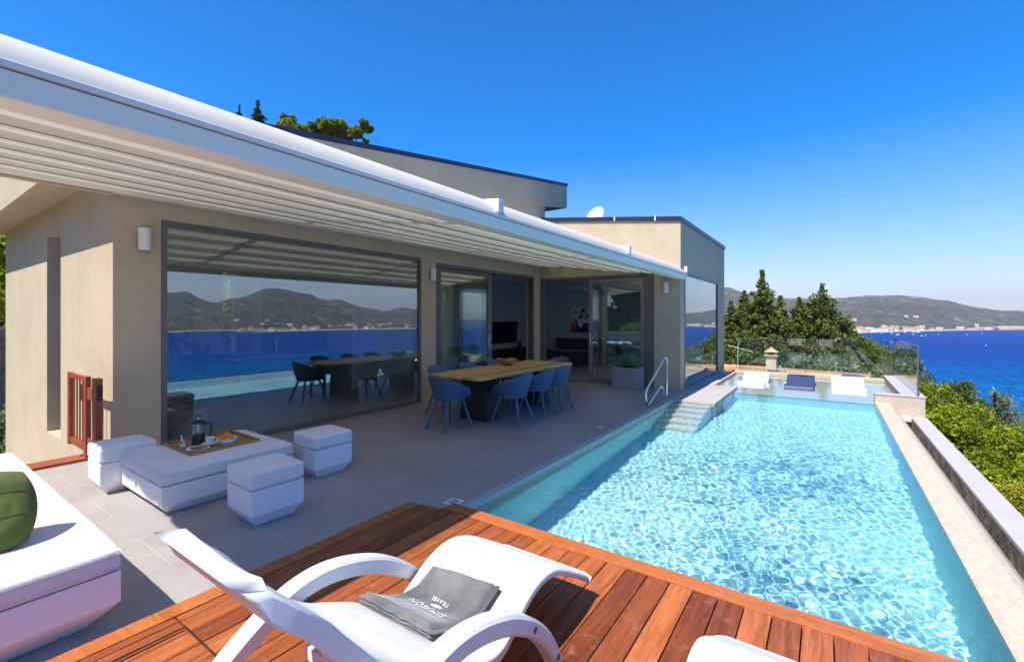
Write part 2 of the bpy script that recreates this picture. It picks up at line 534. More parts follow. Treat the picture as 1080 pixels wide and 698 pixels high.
SUN_DIR = Vector((0.10, 0.60, -1.0)).normalized()
SUN_EL = math.asin(-SUN_DIR.z)
SUN_ROT = math.atan2(-SUN_DIR.x, -SUN_DIR.y)
sl = bpy.data.lights.new('sun', 'SUN'); so = bpy.data.objects.new('sun', sl); col.objects.link(so)
sl.energy = 2.75; sl.angle = R(0.53); sl.color = (1.0, 0.955, 0.89)
so.rotation_euler = SUN_DIR.to_track_quat('-Z', 'Y').to_euler(); so.location = (0, -10, 20)
sl.cycles.is_caustics_light = True

w = bpy.data.worlds.new('World'); sc.world = w; w.use_nodes = True
nt = w.node_tree; nt.nodes.clear()
wo = nt.nodes.new('ShaderNodeOutputWorld'); bg = nt.nodes.new('ShaderNodeBackground')
sky = nt.nodes.new('ShaderNodeTexSky'); sky.sky_type = 'NISHITA'; sky.sun_disc = False
sky.sun_elevation = SUN_EL; sky.sun_rotation = SUN_ROT
sky.altitude = 0; sky.air_density = 1.0; sky.dust_density = 0.25; sky.ozone_density = 3.0
hs = nt.nodes.new('ShaderNodeHueSaturation'); hs.inputs['Saturation'].default_value = 1.75; hs.inputs['Value'].default_value = 1.0
lk(nt, sky.outputs[0], hs.inputs['Color'])
tcw = nt.nodes.new('ShaderNodeTexCoord'); sxw = nt.nodes.new('ShaderNodeSeparateXYZ'); lk(nt, tcw.outputs['Generated'], sxw.inputs[0])
mrw = nt.nodes.new('ShaderNodeMapRange'); lk(nt, sxw.outputs[2], mrw.inputs[0]); mrw.inputs[1].default_value = 0.0; mrw.inputs[2].default_value = 0.5
mrw.inputs[3].default_value = 1.24; mrw.inputs[4].default_value = 1.66
lk(nt, mrw.outputs[0], hs.inputs['Saturation'])
mrv = nt.nodes.new('ShaderNodeMapRange'); lk(nt, sxw.outputs[2], mrv.inputs[0]); mrv.inputs[1].default_value = 0.05; mrv.inputs[2].default_value = 0.6; mrv.inputs[3].default_value = 1.0; mrv.inputs[4].default_value = 0.66
lk(nt, mrv.outputs[0], hs.inputs['Value'])
bw_ = nt.nodes.new('ShaderNodeRGBToBW'); lk(nt, sky.outputs[0], bw_.inputs[0])
den = math2(nt, 'DIVIDE', 1.0, math2(nt, 'ADD', 1.0, math2(nt, 'MULTIPLY', bw_.outputs[0], 0.22)))
tint = mixc(nt, 1.0, hs.outputs[0], (0.98, 0.90, 1.08), 'MULTIPLY')
vm_ = nt.nodes.new('ShaderNodeVectorMath'); vm_.operation = 'SCALE'; lk(nt, tint, vm_.inputs[0]); lk(nt, den, vm_.inputs['Scale']); tint = vm_.outputs[0]
lk(nt, tint, bg.inputs[0])
bg.inputs[1].default_value = 0.15
lk(nt, bg.outputs[0], wo.inputs[0])
w.cycles.sampling_method = 'AUTOMATIC'

sc.render.engine = 'CYCLES'
sc.view_settings.view_transform = 'Standard'; sc.view_settings.look = 'None'
sc.view_settings.exposure = 1.5; sc.view_settings.gamma = 1.0
cy = sc.cycles
cy.max_bounces = 9; cy.diffuse_bounces = 6; cy.glossy_bounces = 4; cy.transmission_bounces = 6; cy.transparent_max_bounces = 16
cy.caustics_reflective = False; cy.caustics_refractive = True
cy.sample_clamp_indirect = 6.0; cy.blur_glossy = 0.5
cy.use_denoising = True
try:
    cy.denoiser = 'OPENIMAGEDENOISE'
except Exception:
    pass

# ------------------------------------------------------------------ sea, hills, land
SEA = -25.0
def mk_sea():
    m, nt, out = new_mat('sea_water')
    v = coords(nt)
    sx = nt.nodes.new('ShaderNodeSeparateXYZ'); lk(nt, v, sx.inputs[0])
    # distance from the viewer's shore: shallow turquoise water near the rocks, deep blue beyond
    ln = nt.nodes.new('ShaderNodeVectorMath'); ln.operation = 'LENGTH'; lk(nt, v, ln.inputs[0])
    nb = noise(nt, coords(nt, (0.012, 0.012, 0.012)), 1.0, 5, 0.6)
    d = math2(nt, 'ADD', ln.outputs['Value'], math2(nt, 'MULTIPLY', math2(nt, 'SUBTRACT', nb, 0.5), 160.0))
    mr = nd(nt, 'ShaderNodeMapRange'); lk(nt, d, mr.inputs[0]); mr.inputs[1].default_value = 90; mr.inputs[2].default_value = 620
    cc = ramp(nt, mr.outputs[0], [(0.0, (0.0, 0.17, 0.30)), (0.25, (0.0, 0.105, 0.29)), (0.55, (0.0, 0.055, 0.25)), (1.0, (0.0, 0.040, 0.22))])
    streak = noise(nt, coords(nt, (0.02, 0.09, 0.05), (0, 0, 0.5)), 1.0, 6, 0.7)
    cc = mixc(nt, 0.5, cc, streak, 'OVERLAY')
    chop = noise(nt, coords(nt, (0.55, 0.22, 0.3), (0, 0, 0.35)), 1.0, 8, 0.7)
    cc = mixc(nt, 0.75, cc, ramp(nt, chop, [(0.36, (0.22, 0.22, 0.22)), (0.5, (0.5, 0.5, 0.5)), (0.66, (0.85, 0.85, 0.85))]), 'OVERLAY')
    n1 = noise(nt, coords(nt), 0.9, 4, 0.6)
    n2 = noise(nt, coords(nt), 0.16, 3, 0.5)
    h = math2(nt, 'ADD', n1, math2(nt, 'MULTIPLY', n2, 2.5))
    nrm = bump(nt, h, 0.9, 1.0)
    d_ = nd(nt, 'ShaderNodeBsdfDiffuse'); lk(nt, cc, d_.inputs['Color']); lk(nt, nrm, d_.inputs['Normal'])
    g_ = nd(nt, 'ShaderNodeBsdfGlossy', Roughness=0.35); g_.inputs['Color'].default_value = (.8, .9, 1, 1); lk(nt, nrm, g_.inputs['Normal'])
    mx = nd(nt, 'ShaderNodeMixShader', Fac=0.025); lk(nt, d_.outputs[0], mx.inputs[1]); lk(nt, g_.outputs[0], mx.inputs[2])
    lk(nt, mx.outputs[0], out.inputs['Surface'])
    return m
mb = MB(); s_ = 5500
mb.quad((-s_, -s_, SEA), (s_, -s_, SEA), (s_, s_, SEA), (-s_, s_, SEA))
struct(mb.build('sea', mk_sea()))

HILL_E = [(-1500, .60), (-300, .64), (0, .6235), (60, .5605), (180, .4845), (230, .4565), (300, .36), (400, .28), (500, .20), (600, .12), (700, .05), (766, .0), (900, -.06)]
def land_s(x, y):
    return x + 0.45 * max(0.0, y - 5)
def land_z(x, y):
    if x < -15:
        rr = math.hypot(x, y); dp = -ST * x + CT * y
        if dp > 1:
            a = (x * CT + y * ST) / dp; u = 540 + 480 * a
            tn = lerp_table(HILL_E, max(u, -1500)) / math.sqrt(1 + a * a)
        else:
            tn = 0.40
        k = min(1, max(0, (rr - 17) / 85)); k = k * k * (3 - 2 * k)
        z = -1.3 + (tn * min(rr, 115) + 2.9) * k - max(0, rr - 115) * 0.35
        return max(z, SEA - 4)
    s = land_s(x, y)
    z = -1.3 if s < 1.9 else -1.3 - 0.62 * (s - 1.9)
    return max(z, SEA - 4)
def mk_land():
    m, nt, out = new_mat('dry_hillside')
    v = coords(nt)
    n1 = noise(nt, v, 0.25, 6, 0.65); n2 = noise(nt, v, 2.5, 6, 0.7)
    cc = ramp(nt, n1, [(0.3, (0.05, 0.07, 0.018)), (0.5, (0.10, 0.11, 0.03)), (0.62, (0.16, 0.13, 0.06)), (0.75, (0.30, 0.25, 0.17))])
    cc = mixc(nt, 0.6, cc, n2, 'OVERLAY')
    pbsdf(nt, out, cc, 0.95, bump(nt, n2, 0.8, 0.2), spec=0.1)
    return m
LANDM = mk_land()
mb = MB()
def axis_steps(lo, hi, fine_lo, fine_hi, f, c):
    xs = []; x = lo
    while x < hi:
        xs.append(x); x += f if fine_lo <= x < fine_hi else c
    return xs + [hi]
xs = axis_steps(-260, 90, -20, 60, 1.0, 8.0); ys = axis_steps(-260, 240, -25, 60, 1.5, 8.0)
for i, x in enumerate(xs):
    for y in ys:
        z = land_z(x, y)
        flat = -15.5 < x < 3.0 and y < 22
        if not flat:
            z += 0.35 * mnoise.noise(Vector((x * .35, y * .35, 3))) + (2.2 * mnoise.noise(Vector((x * .05, y * .05, 9))) if x < -25 or land_s(x, y) > 12 else 0)
            if x < -60: z += 2.0 * mnoise.fractal(Vector((x * .06, y * .06, 5)), 1.0, 2.0, 5)
        mb.v.append((x, y, z))
ny = len(ys)
for i in range(len(xs) - 1):
    for j in range(ny - 1):
        a = i * ny + j
        mb.face((a, a + ny, a + ny + 1, a + 1))
struct(mb.build('terrain', LANDM, smooth='all'))

# hills round the bay: bearing (clockwise from the pool axis), distance of the shore, height of the ridge, distance of the ridge
def bearing(u, mirrored=False):
    r = ray(u, 335)
    return math.degrees(math.atan2(-r[0] if mirrored else r[0], r[1]))
def hd(u):                       # horizontal distance per unit of depth
    a = (u - 540) / 480
    return math.sqrt(1 + a * a)
RD = 2000.0
ridge = []; shore = []
for u, v in [(560, 322), (640, 312), (700, 306), (768, 306), (797, 314), (831, 316), (860, 317), (897, 314), (916, 312.2), (945, 313.6), (979, 316), (1011, 321), (1039, 326.3), (1058, 328.6), (1080, 329.2)]:
    ridge.append((bearing(u), CAMH + RD * (335 - v) / 480))
for u, v in [(441, 331.5), (406, 331), (384, 326), (357.5, 317), (339, 320), (320, 315.5), (301.6, 312.5), (286, 313), (272, 315), (250, 320), (231, 323.6), (212, 319), (197, 313.5), (174, 315), (140, 312)]:
    ridge.append((bearing(u, True), CAMH + RD * (337.5 - v * 1.0) / 480 * 1.12))
for u, v in [(560, 354), (768, 352), (900, 351.5), (965, 349.5), (1020, 348.4), (1080, 347.6)]:
    shore.append((bearing(u), (CAMH - SEA) * 480 / (v - 335) * hd(u)))
for u, v in [(441, 346.7), (300, 349.8), (174, 352.3), (120, 353)]:
    shore.append((bearing(u, True), (CAMH - SEA) * 480 / (v - 335) * hd(u)))
ridge.sort(); shore.sort()
def ridge_dist(b):
    return RD * (1.0 / max(0.3, abs(math.cos(R(b + math.degrees(TH))))) if b < 20 else 1.35)
def hill_pt(b, t):
    """t = 0 at the waterline, 1 at the ridge"""
    ds = lerp_table(shore, b); dr = max(ridge_dist(b), ds + 500)
    h = lerp_table(ridge, b)
    d = ds + (dr - ds) * t
    if t <= 1:
        k = 0.035 * t / 0.1 if t < 0.1 else 0.035 + 0.965 * (math.sin((t - 0.1) / 0.9 * PI / 2) ** 1.25)
        z = SEA + (h - SEA) * k
    else:
        z = h - (h - SEA) * (t - 1) * 1.6
    x = d * math.sin(R(b)); y = d * math.cos(R(b))
    n = mnoise.fractal(Vector((x * .004, y * .004, 2)), 1.0, 2.1, 5)
    amp = (26 if b < 30 else 48) * min(1, t / 0.25) * (0.35 if t > 0.85 else 1)
    z += amp * n * 0.8 + (1.8 * mnoise.noise(Vector((x * .05, y * .05, 7))) if t > .12 else 0)
    return Vector((x, y, z))
mb = MB(); B0, B1, NB, NT = -32.0, 92.0, 620, 74
ts = [-0.01] + [1.25 * (i / NT) ** 1.15 for i in range(NT + 1)]
for i in range(NB + 1):
    b = B0 + (B1 - B0) * i / NB
    for t in ts: mb.v.append(tuple(hill_pt(b, t)))
k = len(ts)
for i in range(NB):
    for j in range(k - 1):
        a = i * k + j
        mb.face((a, a + 1, a + k + 1, a + k))
def mk_hills():
    m, nt, out = new_mat('wooded_hills')
    v = coords(nt)
    big = noise(nt, v, 0.006, 6, 0.62)
    vo = nd(nt, 'ShaderNodeTexVoronoi', Scale=0.11); lk(nt, v, vo.inputs['Vector'])
    fine = noise(nt, v, 0.055, 6, 0.8)
    cc = ramp(nt, fine, [(0.32, (0.022, 0.030, 0.018)), (0.5, (0.075, 0.074, 0.046)), (0.62, (0.20, 0.165, 0.11)), (0.8, (0.33, 0.27, 0.20))])
    scar = noise(nt, v, 0.0125, 6, 0.7, 0.5)
    cc = mixc(nt, ramp(nt, scar, [(0.57, 0.0), (0.63, 0.8)]), cc, (0.42, 0.31, 0.20))
    cc = mixc(nt, ramp(nt, big, [(0.45, 0.0), (0.7, 0.55)]), cc, (0.13, 0.125, 0.06))
    sx = nt.nodes.new('ShaderNodeSeparateXYZ'); lk(nt, v, sx.inputs[0])
    sand = ramp(nt, sx.outputs[2], [(0.0, 1.0), (1.0, 0.0)])
    mr = nd(nt, 'ShaderNodeMapRange'); lk(nt, sx.outputs[2], mr.inputs[0]); mr.inputs[1].default_value = SEA + 0.8; mr.inputs[2].default_value = SEA + 2.2
    mr.inputs[3].default_value = 1; mr.inputs[4].default_value = 0
    cc = mixc(nt, mr.outputs[0], cc, (0.55, 0.48, 0.38))
    h = math2(nt, 'SUBTRACT', fine, math2(nt, 'MULTIPLY', vo.outputs['Distance'], 0.09))
    pbsdf(nt, out, cc, 0.95, bump(nt, h, 1.0, 9.0), spec=0.05)
    return m
struct(mb.build('hills', mk_hills(), smooth='all'))

# ------------------------------------------------------------------ terrace, deck and pool
WZ = -0.035                       # water level
mb = MB()
mb.prism([(-7.3, -3.2), (-3.05, -3.2), (-3.05, 2.80), (-2.72, 2.80), (-2.72, 2.97), (-2.66, 2.97), (-2.66, 10.70), (-6.5, 10.70), (-6.5, 1.61), (-7.3, 1.61)], 2, -0.16, 0.0)
mb.prism([(-2.77, 10.70), (-2.652, 10.70), (-2.652, 12.02), (-2.4, 12.02), (-2.4, 15.3), (-2.77, 15.3)], 2, -0.5, 0.0)
struct(mb.build('terrace_floor', TILE))
mb = MB(); mb.box((-12.9, -3.2, -1.5), (-7.302, 1.61, -1.25)); struct(mb.build('side_path', SLABST))
mb = MB(); mb.box((-7.30, -0.6, 0.004), (-7.03, 1.58, 0.03)); struct(mb.build('timber_threshold', GATEW, bevel=0.004))

DZ = 0.02
mb = MB(); br = random.Random(3)
x = -1.075 + 0.1375 * -13
xl = -2.925
xs_ = []
k = -14
while True:
    a = -1.075 + 0.1375 * k
    if a > 0.75: break
    xs_.append(a); k += 1
for a in xs_:
    x0 = max(a, xl); x1 = min(a + 0.1315, 0.74)
    if x1 - x0 < 0.03: continue
    y1 = 2.79 if a < -2.73 else 2.862
    # boards are laid in lengths
    y = -2.4 - br.random() * 1.2
    cuts = [y]
    while cuts[-1] < y1 - 2.2:
        cuts.append(cuts[-1] + br.choice([1.9, 2.3, 2.7]))
    cuts = [-2.6, y1]
    if a < -2.35: cuts = [-2.6, 0.985, 0.992, y1]
    for c0, c1 in zip(cuts, cuts[1:]):
        if c1 - c0 < 0.05: continue
        mb.cur = br.random()
        dz = (br.random() - 0.5) * 0.003
        mb.box((x0, c0 + 0.0015, DZ - 0.026 + dz), (x1, c1 - 0.0015, DZ + dz))
struct(mb.build('deck', DECKW, bevel=0.003, seg=2))
mb = MB()
mb.box((-3.05, -2.6, -0.11), (-2.93, 2.80, DZ + 0.004))
mb.box((-2.715, 2.868, -0.11), (0.745, 3.0, DZ + 0.002))
mb.box((-2.93, 2.793, -0.11), (-2.718, 2.838, DZ + 0.002))
struct(mb.build('deck_border', DECKX, bevel=0.004))
mb = MB(); mb.box((-3.04, -2.6, -0.5), (0.74, 2.79, -0.035)); struct(mb.build('deck_underside', DARKGAP))
mb = MB()
mb.box((-2.79, -2.6, DZ + .0005), (-2.783, 0.985, DZ + 0.004)); mb.box((-2.79, 0.983, DZ + .0005), (-2.36, 0.991, DZ + 0.0035))
mb.box((-2.762, -2.6, DZ + .0005), (-2.757, 0.975, DZ + 0.004))
struct(mb.build('deck_hatch_edge', BLACKM))

FZ = -1.15
mb = MB()
mb.box((-2.9, 2.7, FZ - 0.2), (1.0, 11.7, FZ))                      # floor
mb.box((-2.9, 2.7, FZ), (-2.565, 9.4, -0.03))                        # house side
mb.box((-2.565, 2.7, FZ), (0.75, 2.88, -0.13))                       # deck side
mb.box((0.752, 2.7, FZ), (0.98, 11.5, -0.06))                        # sea side
mb.box((-1.8, 11.5, FZ), (1.0, 11.7, -0.262))                        # below the shelf
struct(mb.build('pool_basin', POOL))
for o_ in [bpy.data.objects['pool_basin']]: o_.cycles.is_caustics_receiver = True
mb = MB()
for i in range(5):
    mb.box((-2.56, 9.4 - 0.27 * (i + 1), FZ), (-1.86, 9.4 - 0.27 * i, -0.13 - 0.2 * i))
o_ = struct(mb.build('pool_steps', SHELFSTONE, bevel=0.006)); o_.cycles.is_caustics_receiver = True
mb = MB(); mb.box((-2.652, 9.402, -0.2), (-1.80, 12.02, 0.0)); mb.box((-2.64, 9.42, FZ), (-1.82, 12.0, -0.2))
o_ = struct(mb.build('pool_landing', SLABST, bevel=0.004)); o_.cycles.is_caustics_receiver = True
mb = MB(); mb.box((-2.4, 11.702, -0.6), (1.3, 15.4, -0.26)); mb.box((-1.8, 11.5, -0.34), (1.3, 11.702, -0.258))
o_ = struct(mb.build('tanning_shelf', SHELFSTONE)); o_.cycles.is_caustics_receiver = True
mb = MB()
mb.box((-2.66, 2.972, -0.3), (-2.562, 9.4, 0.001))
struct(mb.build('pool_coping', COPING, bevel=0.006))
mb = MB()
mb.box((-2.42, 12.03, -0.3), (-2.30, 15.22, 0.012))
mb.box((-2.42, 15.22, -0.6), (1.5, 15.5, 0.045))
struct(mb.build('shelf_coping', SANDST, bevel=0.008))
# overflow edge towards the sea
mb = MB()
mb.prism([(0.753, -1.3), (0.753, -0.03), (0.765, -0.022), (0.97, -0.040), (1.03, -0.075), (1.30, -0.48), (1.30, -1.3)], 1, -2.6, 11.6)
struct(mb.build('overflow_edge', SANDST))

# water: a real rippled sheet
import numpy as np
mb = MB(); wr = random.Random(11)
waves = []
for i in range(36):
    lam = 0.045 * (1.036 ** i) * (0.85 + 0.3 * wr.random())
    ang = wr.gauss(0.6, 1.1)
    waves.append((2 * PI / lam * math.cos(ang), 2 * PI / lam * math.sin(ang), wr.random() * 6.28, 0.00036 * (lam / 0.3) ** 0.95))
for i in range(6):
    lam = 0.35 + 0.12 * i; ang = wr.gauss(0.5, .7)
    waves.append((2 * PI / lam * math.cos(ang), 2 * PI / lam * math.sin(ang), wr.random() * 6.28, 0.0007))
GS = 0.0135
def water_patch(x0, x1, y0, y1, skip=None):
    nx_, ny_ = round((x1 - x0) / GS), round((y1 - y0) / GS)
    base = len(mb.v)
    X_, Y_ = np.meshgrid(np.linspace(x0, x1, nx_ + 1), np.linspace(y0, y1, ny_ + 1), indexing='ij')
    cx = X_ + 0.035 * np.sin(Y_ * 3.1 + 1.3 * np.sin(X_ * 2.3)) + .02 * np.sin(X_ * 7 + Y_ * 4.3)
    cy_2 = Y_ + 0.035 * np.sin(X_ * 3.7 + 1.1 * np.sin(Y_ * 1.9)) + .02 * np.sin(Y_ * 6.1 - X_ * 5.2)
    H = np.zeros_like(X_)
    for kx, ky, p, a_ in waves: H += a_ * np.sin(kx * cx + ky * cy_2 + p)
    k = 0.85 + 0.35 * np.sin(X_ * 1.3 + 2 * np.sin(Y_ * .55)) * np.sin(Y_ * .8 + 1.2 * np.sin(X_ * .9))
    k *= np.where(Y_ < 6, 1.0, np.maximum(.5, 1 - (Y_ - 6) * .09)) * np.where(Y_ > 11.5, .35, 1.0)
    Zs = WZ + H * k
    mb.v += list(zip(X_.ravel().tolist(), Y_.ravel().tolist(), Zs.ravel().tolist()))
    for i in range(nx_):
        x = x0 + (x1 - x0) * (i + .5) / nx_
        for j in range(ny_):
            y = y0 + (y1 - y0) * (j + .5) / ny_
            if skip and skip(x, y): continue
            a = base + i * (ny_ + 1) + j
            mb.face((a, a + ny_ + 1, a + ny_ + 2, a + 1))
water_patch(-2.58, 1.19, 2.86, 15.26, lambda x, y: (y < 11.63 and x > 0.80) or (y > 9.42 and y < 12.0 and x < -1.83) or (y >= 12.0 and x < -2.34))
def mk_water():
    m, nt, out = new_mat('pool_water')
    p = nt.nodes.new('ShaderNodeBsdfPrincipled')
    p.inputs['Base Color'].default_value = (0.86, 0.99, 0.985, 1)
    p.inputs['Roughness'].default_value = 0.0
    p.inputs['IOR'].default_value = 1.333
    p.inputs['Transmission Weight'].default_value = 1.0
    lk(nt, p.outputs[0], out.inputs['Surface'])
    return m
wo_ = struct(mb.build('pool_water', mk_water(), smooth='all'))
wo_.cycles.is_caustics_caster = True

# sea-side walls
pw = thing('parapet_wall', 'low pale capped wall with stained concrete face beyond the pool overflow', 'wall', (1.4, 4.5, -1.3))
mb = MB(); mb.box((1.302, -2.6, -1.6), (1.51, 11.6, -0.292)); mb.build('wall_body', STAINED, pw)
mb = MB(); mb.box((1.300, -2.6, -0.29), (1.53, 11.598, -0.25)); mb.build('cap', CAPST, pw, bevel=0.004)
ew = thing('shelf_end_wall', 'sandy rendered wall block carrying the glass balustrade at the shelf corner', 'wall', (1.35, 12, -1.3))
mb = MB(); mb.box((0.755, 11.602, -1.6), (1.51, 11.86, 0.118)); mb.box((1.19, 11.86, -1.6), (1.51, 15.218, 0.118)); mb.build('wall_body', SANDST, ew)
mb = MB(); mb.box((0.75, 11.592, 0.118), (1.53, 11.866, 0.132)); mb.box((1.18, 11.866, 0.118), (1.53, 15.5, 0.132)); mb.build('cap', CAPST, ew, bevel=0.003)
gb = thing('glass_balustrade', 'frameless clear glass balustrade round the shallow tanning shelf', 'balustrade', (1.4, 15.4, 0.05))
mb = MB(); mb.box((-2.3, 15.39, 0.05), (-0.62, 15.404, 1.05)); mb.build('glass_panel', GLASSB, gb)
mb = MB(); mb.box((-0.60, 15.39, 0.05), (1.385, 15.404, 1.05)); mb.build('glass_panel', GLASSB, gb)
mb = MB(); mb.box((1.40, 11.66, 0.134), (1.414, 15.40, 1.10)); mb.build('glass_panel', GLASSB, gb)
mb = MB(); mb.box((1.396, 11.64, 0.134), (1.418, 11.658, 1.10)); mb.build('edge_strip', FRAME, gb)
for x0 in (-1.5, 0.3):
    mb = MB(); mb.box((x0, 15.375, 0.046), (x0 + 0.5, 15.42, 0.11)); mb.build('clamp', STEEL, gb)
# ------------------------------------------------------------------ the villa
villa = thing('villa', 'modern beige rendered villa with big glazed openings and a sloping roof', 'house', (-8.5, 6.0, 0.0))
XA = -6.5
def sof(y): return 3.20 + (y - 1.18) * (4.93 - 3.20) / (12.15 - 1.18)
def top(y): return 4.04 + (y - 1.18) * (5.66 - 4.04) / (12.15 - 1.18)
WT = 0.25
mb = MB()
a, b = XA - WT, XA
def wallA(y0, y1, z0):
    mb.prism([(y0, z0), (y1, z0), (y1, sof(y1) + 0.05), (y0, sof(y0) + 0.05)], 0, a, b)
wallA(1.86, 2.055, 0.0); wallA(2.055, 6.25, 2.812); wallA(6.25, 6.66, 0.0); wallA(6.66, 10.37, 2.76); wallA(10.37, 10.70, 0.0)
mb.prism([(10.70, 4.30), (10.95, 4.30), (10.95, sof(10.95) + .05), (10.70, sof(10.7) + .05)], 0, a, b)
mb.build('terrace_wall', STUCCO, villa)
mb = MB()
mb.box((-12.89, 1.61, -1.4), (-9.565, 1.86, 3.31)); mb.box((-9.565, 1.61, 2.85), (-8.765, 1.86, 3.31)); mb.box((-9.565, 1.61, -1.4), (-8.765, 1.86, -0.04))
mb.box((-8.765, 1.61, -1.4), (-6.75, 1.86, 3.31)); mb.box((-6.75, 1.61, -0.16), (XA, 1.86, 3.31))
mb.build('gable_wall', STUCCO, villa)
o_ = MB(); o_.box((-9.565, 1.80, -0.04), (-8.765, 1.83, 2.85)); sw = o_.build('slot_window', GLASSW, villa)
o_ = MB(); o_.box((-9.56, 1.835, -0.04), (-8.77, 1.85, 2.85)); o_.build('blind', FRAMEL, sw)
for ya_, yb_ in ((1.86, 3.6), (5.6, 10.2), (13.4, 15.5)):  # wall gap toward the pool end is added to brighten the interior
    mb = MB(); mb.box((-12.89, ya_, -1.4), (-12.64, yb_, 3.3)); mb.build('rear_wall', STUCCO, villa)
# block at the pool end
def bt(x): return 4.26 + (x + 6.3) * (3.85 - 4.26) / 3.53
mb = MB()
XC = -2.77
mb.prism([(-6.502, 2.71), (XC, 2.71), (XC, bt(XC)), (-6.502, bt(-6.502))], 1, 10.70, 10.95)
mb.box((-3.37, 10.70, -0.16), (XC, 10.95, 2.71))
mb.box((-6.75, 10.70, -0.16), (-6.502, 10.95, 4.30))
mb.build('pillar_wall', STUCCO, villa)
mb = MB()
mb.box((XC - WT, 10.95, -0.5), (XC, 11.05, 2.71)); mb.box((XC - WT, 10.95, 2.71), (XC, 16.0, bt(XC))); mb.box((XC - WT, 14.95, -1.5), (XC, 16.0, 2.71)); mb.box((XC - WT, 11.05, -0.5), (XC, 14.95, 0.0))
mb.box((-12.6, 15.75, -1.5), (XC - WT, 16.0, 3.85))
mb.build('pool_side_wall', STUCCO, villa)
mb = MB(); mb.prism([(-12.6, bt(-12.6)), (XC, bt(XC)), (XC, bt(XC) + 0.03), (-12.6, bt(-12.6) + 0.03)], 1, 10.70, 16.0)
lr = mb.build('lower_roof', NAVY, villa)
mb = MB(); mb.prism([(-6.45, bt(-6.45) - .0), (XC + .03, bt(XC) - .0), (XC + .03, bt(XC) + 0.10), (-6.45, bt(-6.45) + 0.10)], 1, 10.66, 10.698)
mb.box((XC + 0.002, 10.698, bt(XC)), (XC + 0.03, 16.03, bt(XC) + 0.10)); mb.build('roof_flashing', NAVY, lr)
for xx in (-4.35, -3.35):
    mb = MB(); mb.box((xx, 10.645, bt(xx) + 0.0), (xx + 0.03, 10.664, bt(xx) + 0.11)); mb.build('flashing_joint', WHITEM, lr)
mb = MB(); mb.prism([(1.18, 3.20), (12.15, 4.93), (12.15, 5.585), (1.18, 3.965)], 0, -13.3, -6.45)
ur = mb.build('upper_roof', STUCCO, villa)
mb = MB(); mb.prism([(1.155, 3.965), (12.175, 5.592), (12.175, 5.67), (1.155, 4.043)], 0, -13.32, -6.425)
mb.build('roof_flashing', NAVY, ur)
# interior shell
mb = MB(); mb.box((-12.64, 1.861, -0.16), (-6.502, 15.75, 0.0)); mb.box((-6.502, 10.702, -0.16), (-3.02, 15.75, 0.001)); mb.build('interior_floor', INTF, villa)
mb = MB(); mb.box((-12.64, 1.861, 2.95), (-6.751, 15.75, 3.05)); mb.box((-6.751, 10.951, 2.95), (-3.021, 15.75, 3.04)); mb.build('interior_ceiling', INTC, villa)
mb = MB(); XB = -10.4
mb.box((XB - .15, 1.87, 0.0), (XB, 4.35, 2.95)); mb.box((XB - .15, 4.35, 0.0), (XB, 5.05, 0.9)); mb.box((XB - .15, 4.35, 2.6), (XB, 5.05, 2.95)); mb.box((XB - .15, 5.05, 0), (XB, 10.6, 2.95)); mb.box((XB - .15, 10.6, 0), (XB, 12.9, .5)); mb.box((XB - .15, 10.6, 2.8), (XB, 12.9, 2.95)); mb.box((XB - .15, 12.9, 0), (XB, 15.5, 2.95))  # wide opening toward the pool end is added to let daylight in
mb.box((XB, 15.5, 0.0), (-3.03, 15.74, 2.95))
mb.box((XB, 6.42, 0.0), (-8.9, 6.56, 2.95))
mb.build('interior_wall', INTW, villa)
# back window of the room: sits in an opening of the rear wall
for o in [bpy.data.objects['gable_wall']]:
    pass
def framed(name, x, y0, y1, z0, z1, fw, parent, glass_, frame_, depth=0.07):
    """glazed unit in a wall that faces +X"""
    mb = MB()
    mb.box((x - depth, y0, z0), (x, y0 + fw, z1)); mb.box((x - depth, y1 - fw, z0), (x, y1, z1))
    mb.box((x - depth, y0 + fw, z1 - fw), (x, y1 - fw, z1)); mb.box((x - depth, y0 + fw, z0), (x, y1 - fw, z0 + fw))
    f = mb.build(name, frame_, parent, bevel=0.003)
    mb = MB(); mb.box((x - depth * .5 - .006, y0 + fw - .01, z0 + fw - .01), (x - depth * .5 + .006, y1 - fw + .01, z1 - fw + .01))
    mb.build('pane', glass_, f)
    return f
framed('picture_window', XA + 0.012, 2.058, 6.247, 0.004, 2.808, 0.055, villa, GLASSW, FRAME)
# terrace sliding door: outer frame, fixed leaf, slid-back leaf
mb = MB(); y0, y1, z1 = 6.663, 10.367, 2.757
mb.box((XA - .14, y0, .002), (XA + .012, y0 + .06, z1)); mb.box((XA - .14, y1 - .06, .002), (XA + .012, y1, z1)); mb.box((XA - .14, y0 + .06, z1 - .07), (XA + .012, y1 - .06, z1)); mb.box((XA - .14, y0 + .06, .002), (XA + .012, y1 - .06, .014))
df = mb.build('door_frame', FRAME, villa, bevel=0.003)
def leaf(x, y0, y1, z1, name='sliding_leaf', fw=0.085, m=FRAME):
    mb = MB()
    mb.box((x - .045, y0, .016), (x, y0 + fw, z1)); mb.box((x - .045, y1 - fw, .016), (x, y1, z1)); mb.box((x - .045, y0 + fw, z1 - fw), (x, y1 - fw, z1)); mb.box((x - .045, y0 + fw, .016), (x, y1 - fw, .016 + fw))
    f = mb.build(name, m, villa, bevel=0.003)
    mb = MB(); mb.box((x - .028, y0 + fw - .01, .10), (x - .016, y1 - fw + .01, z1 - fw + .01)); mb.build('pane', GLASSW, f)
    mb = MB(); mb.box((x + .001, y1 - fw * .7, 0.95), (x + .02, y1 - fw * .3, 1.25)); mb.build('handle', STEEL, f, bevel=.004)
    return f
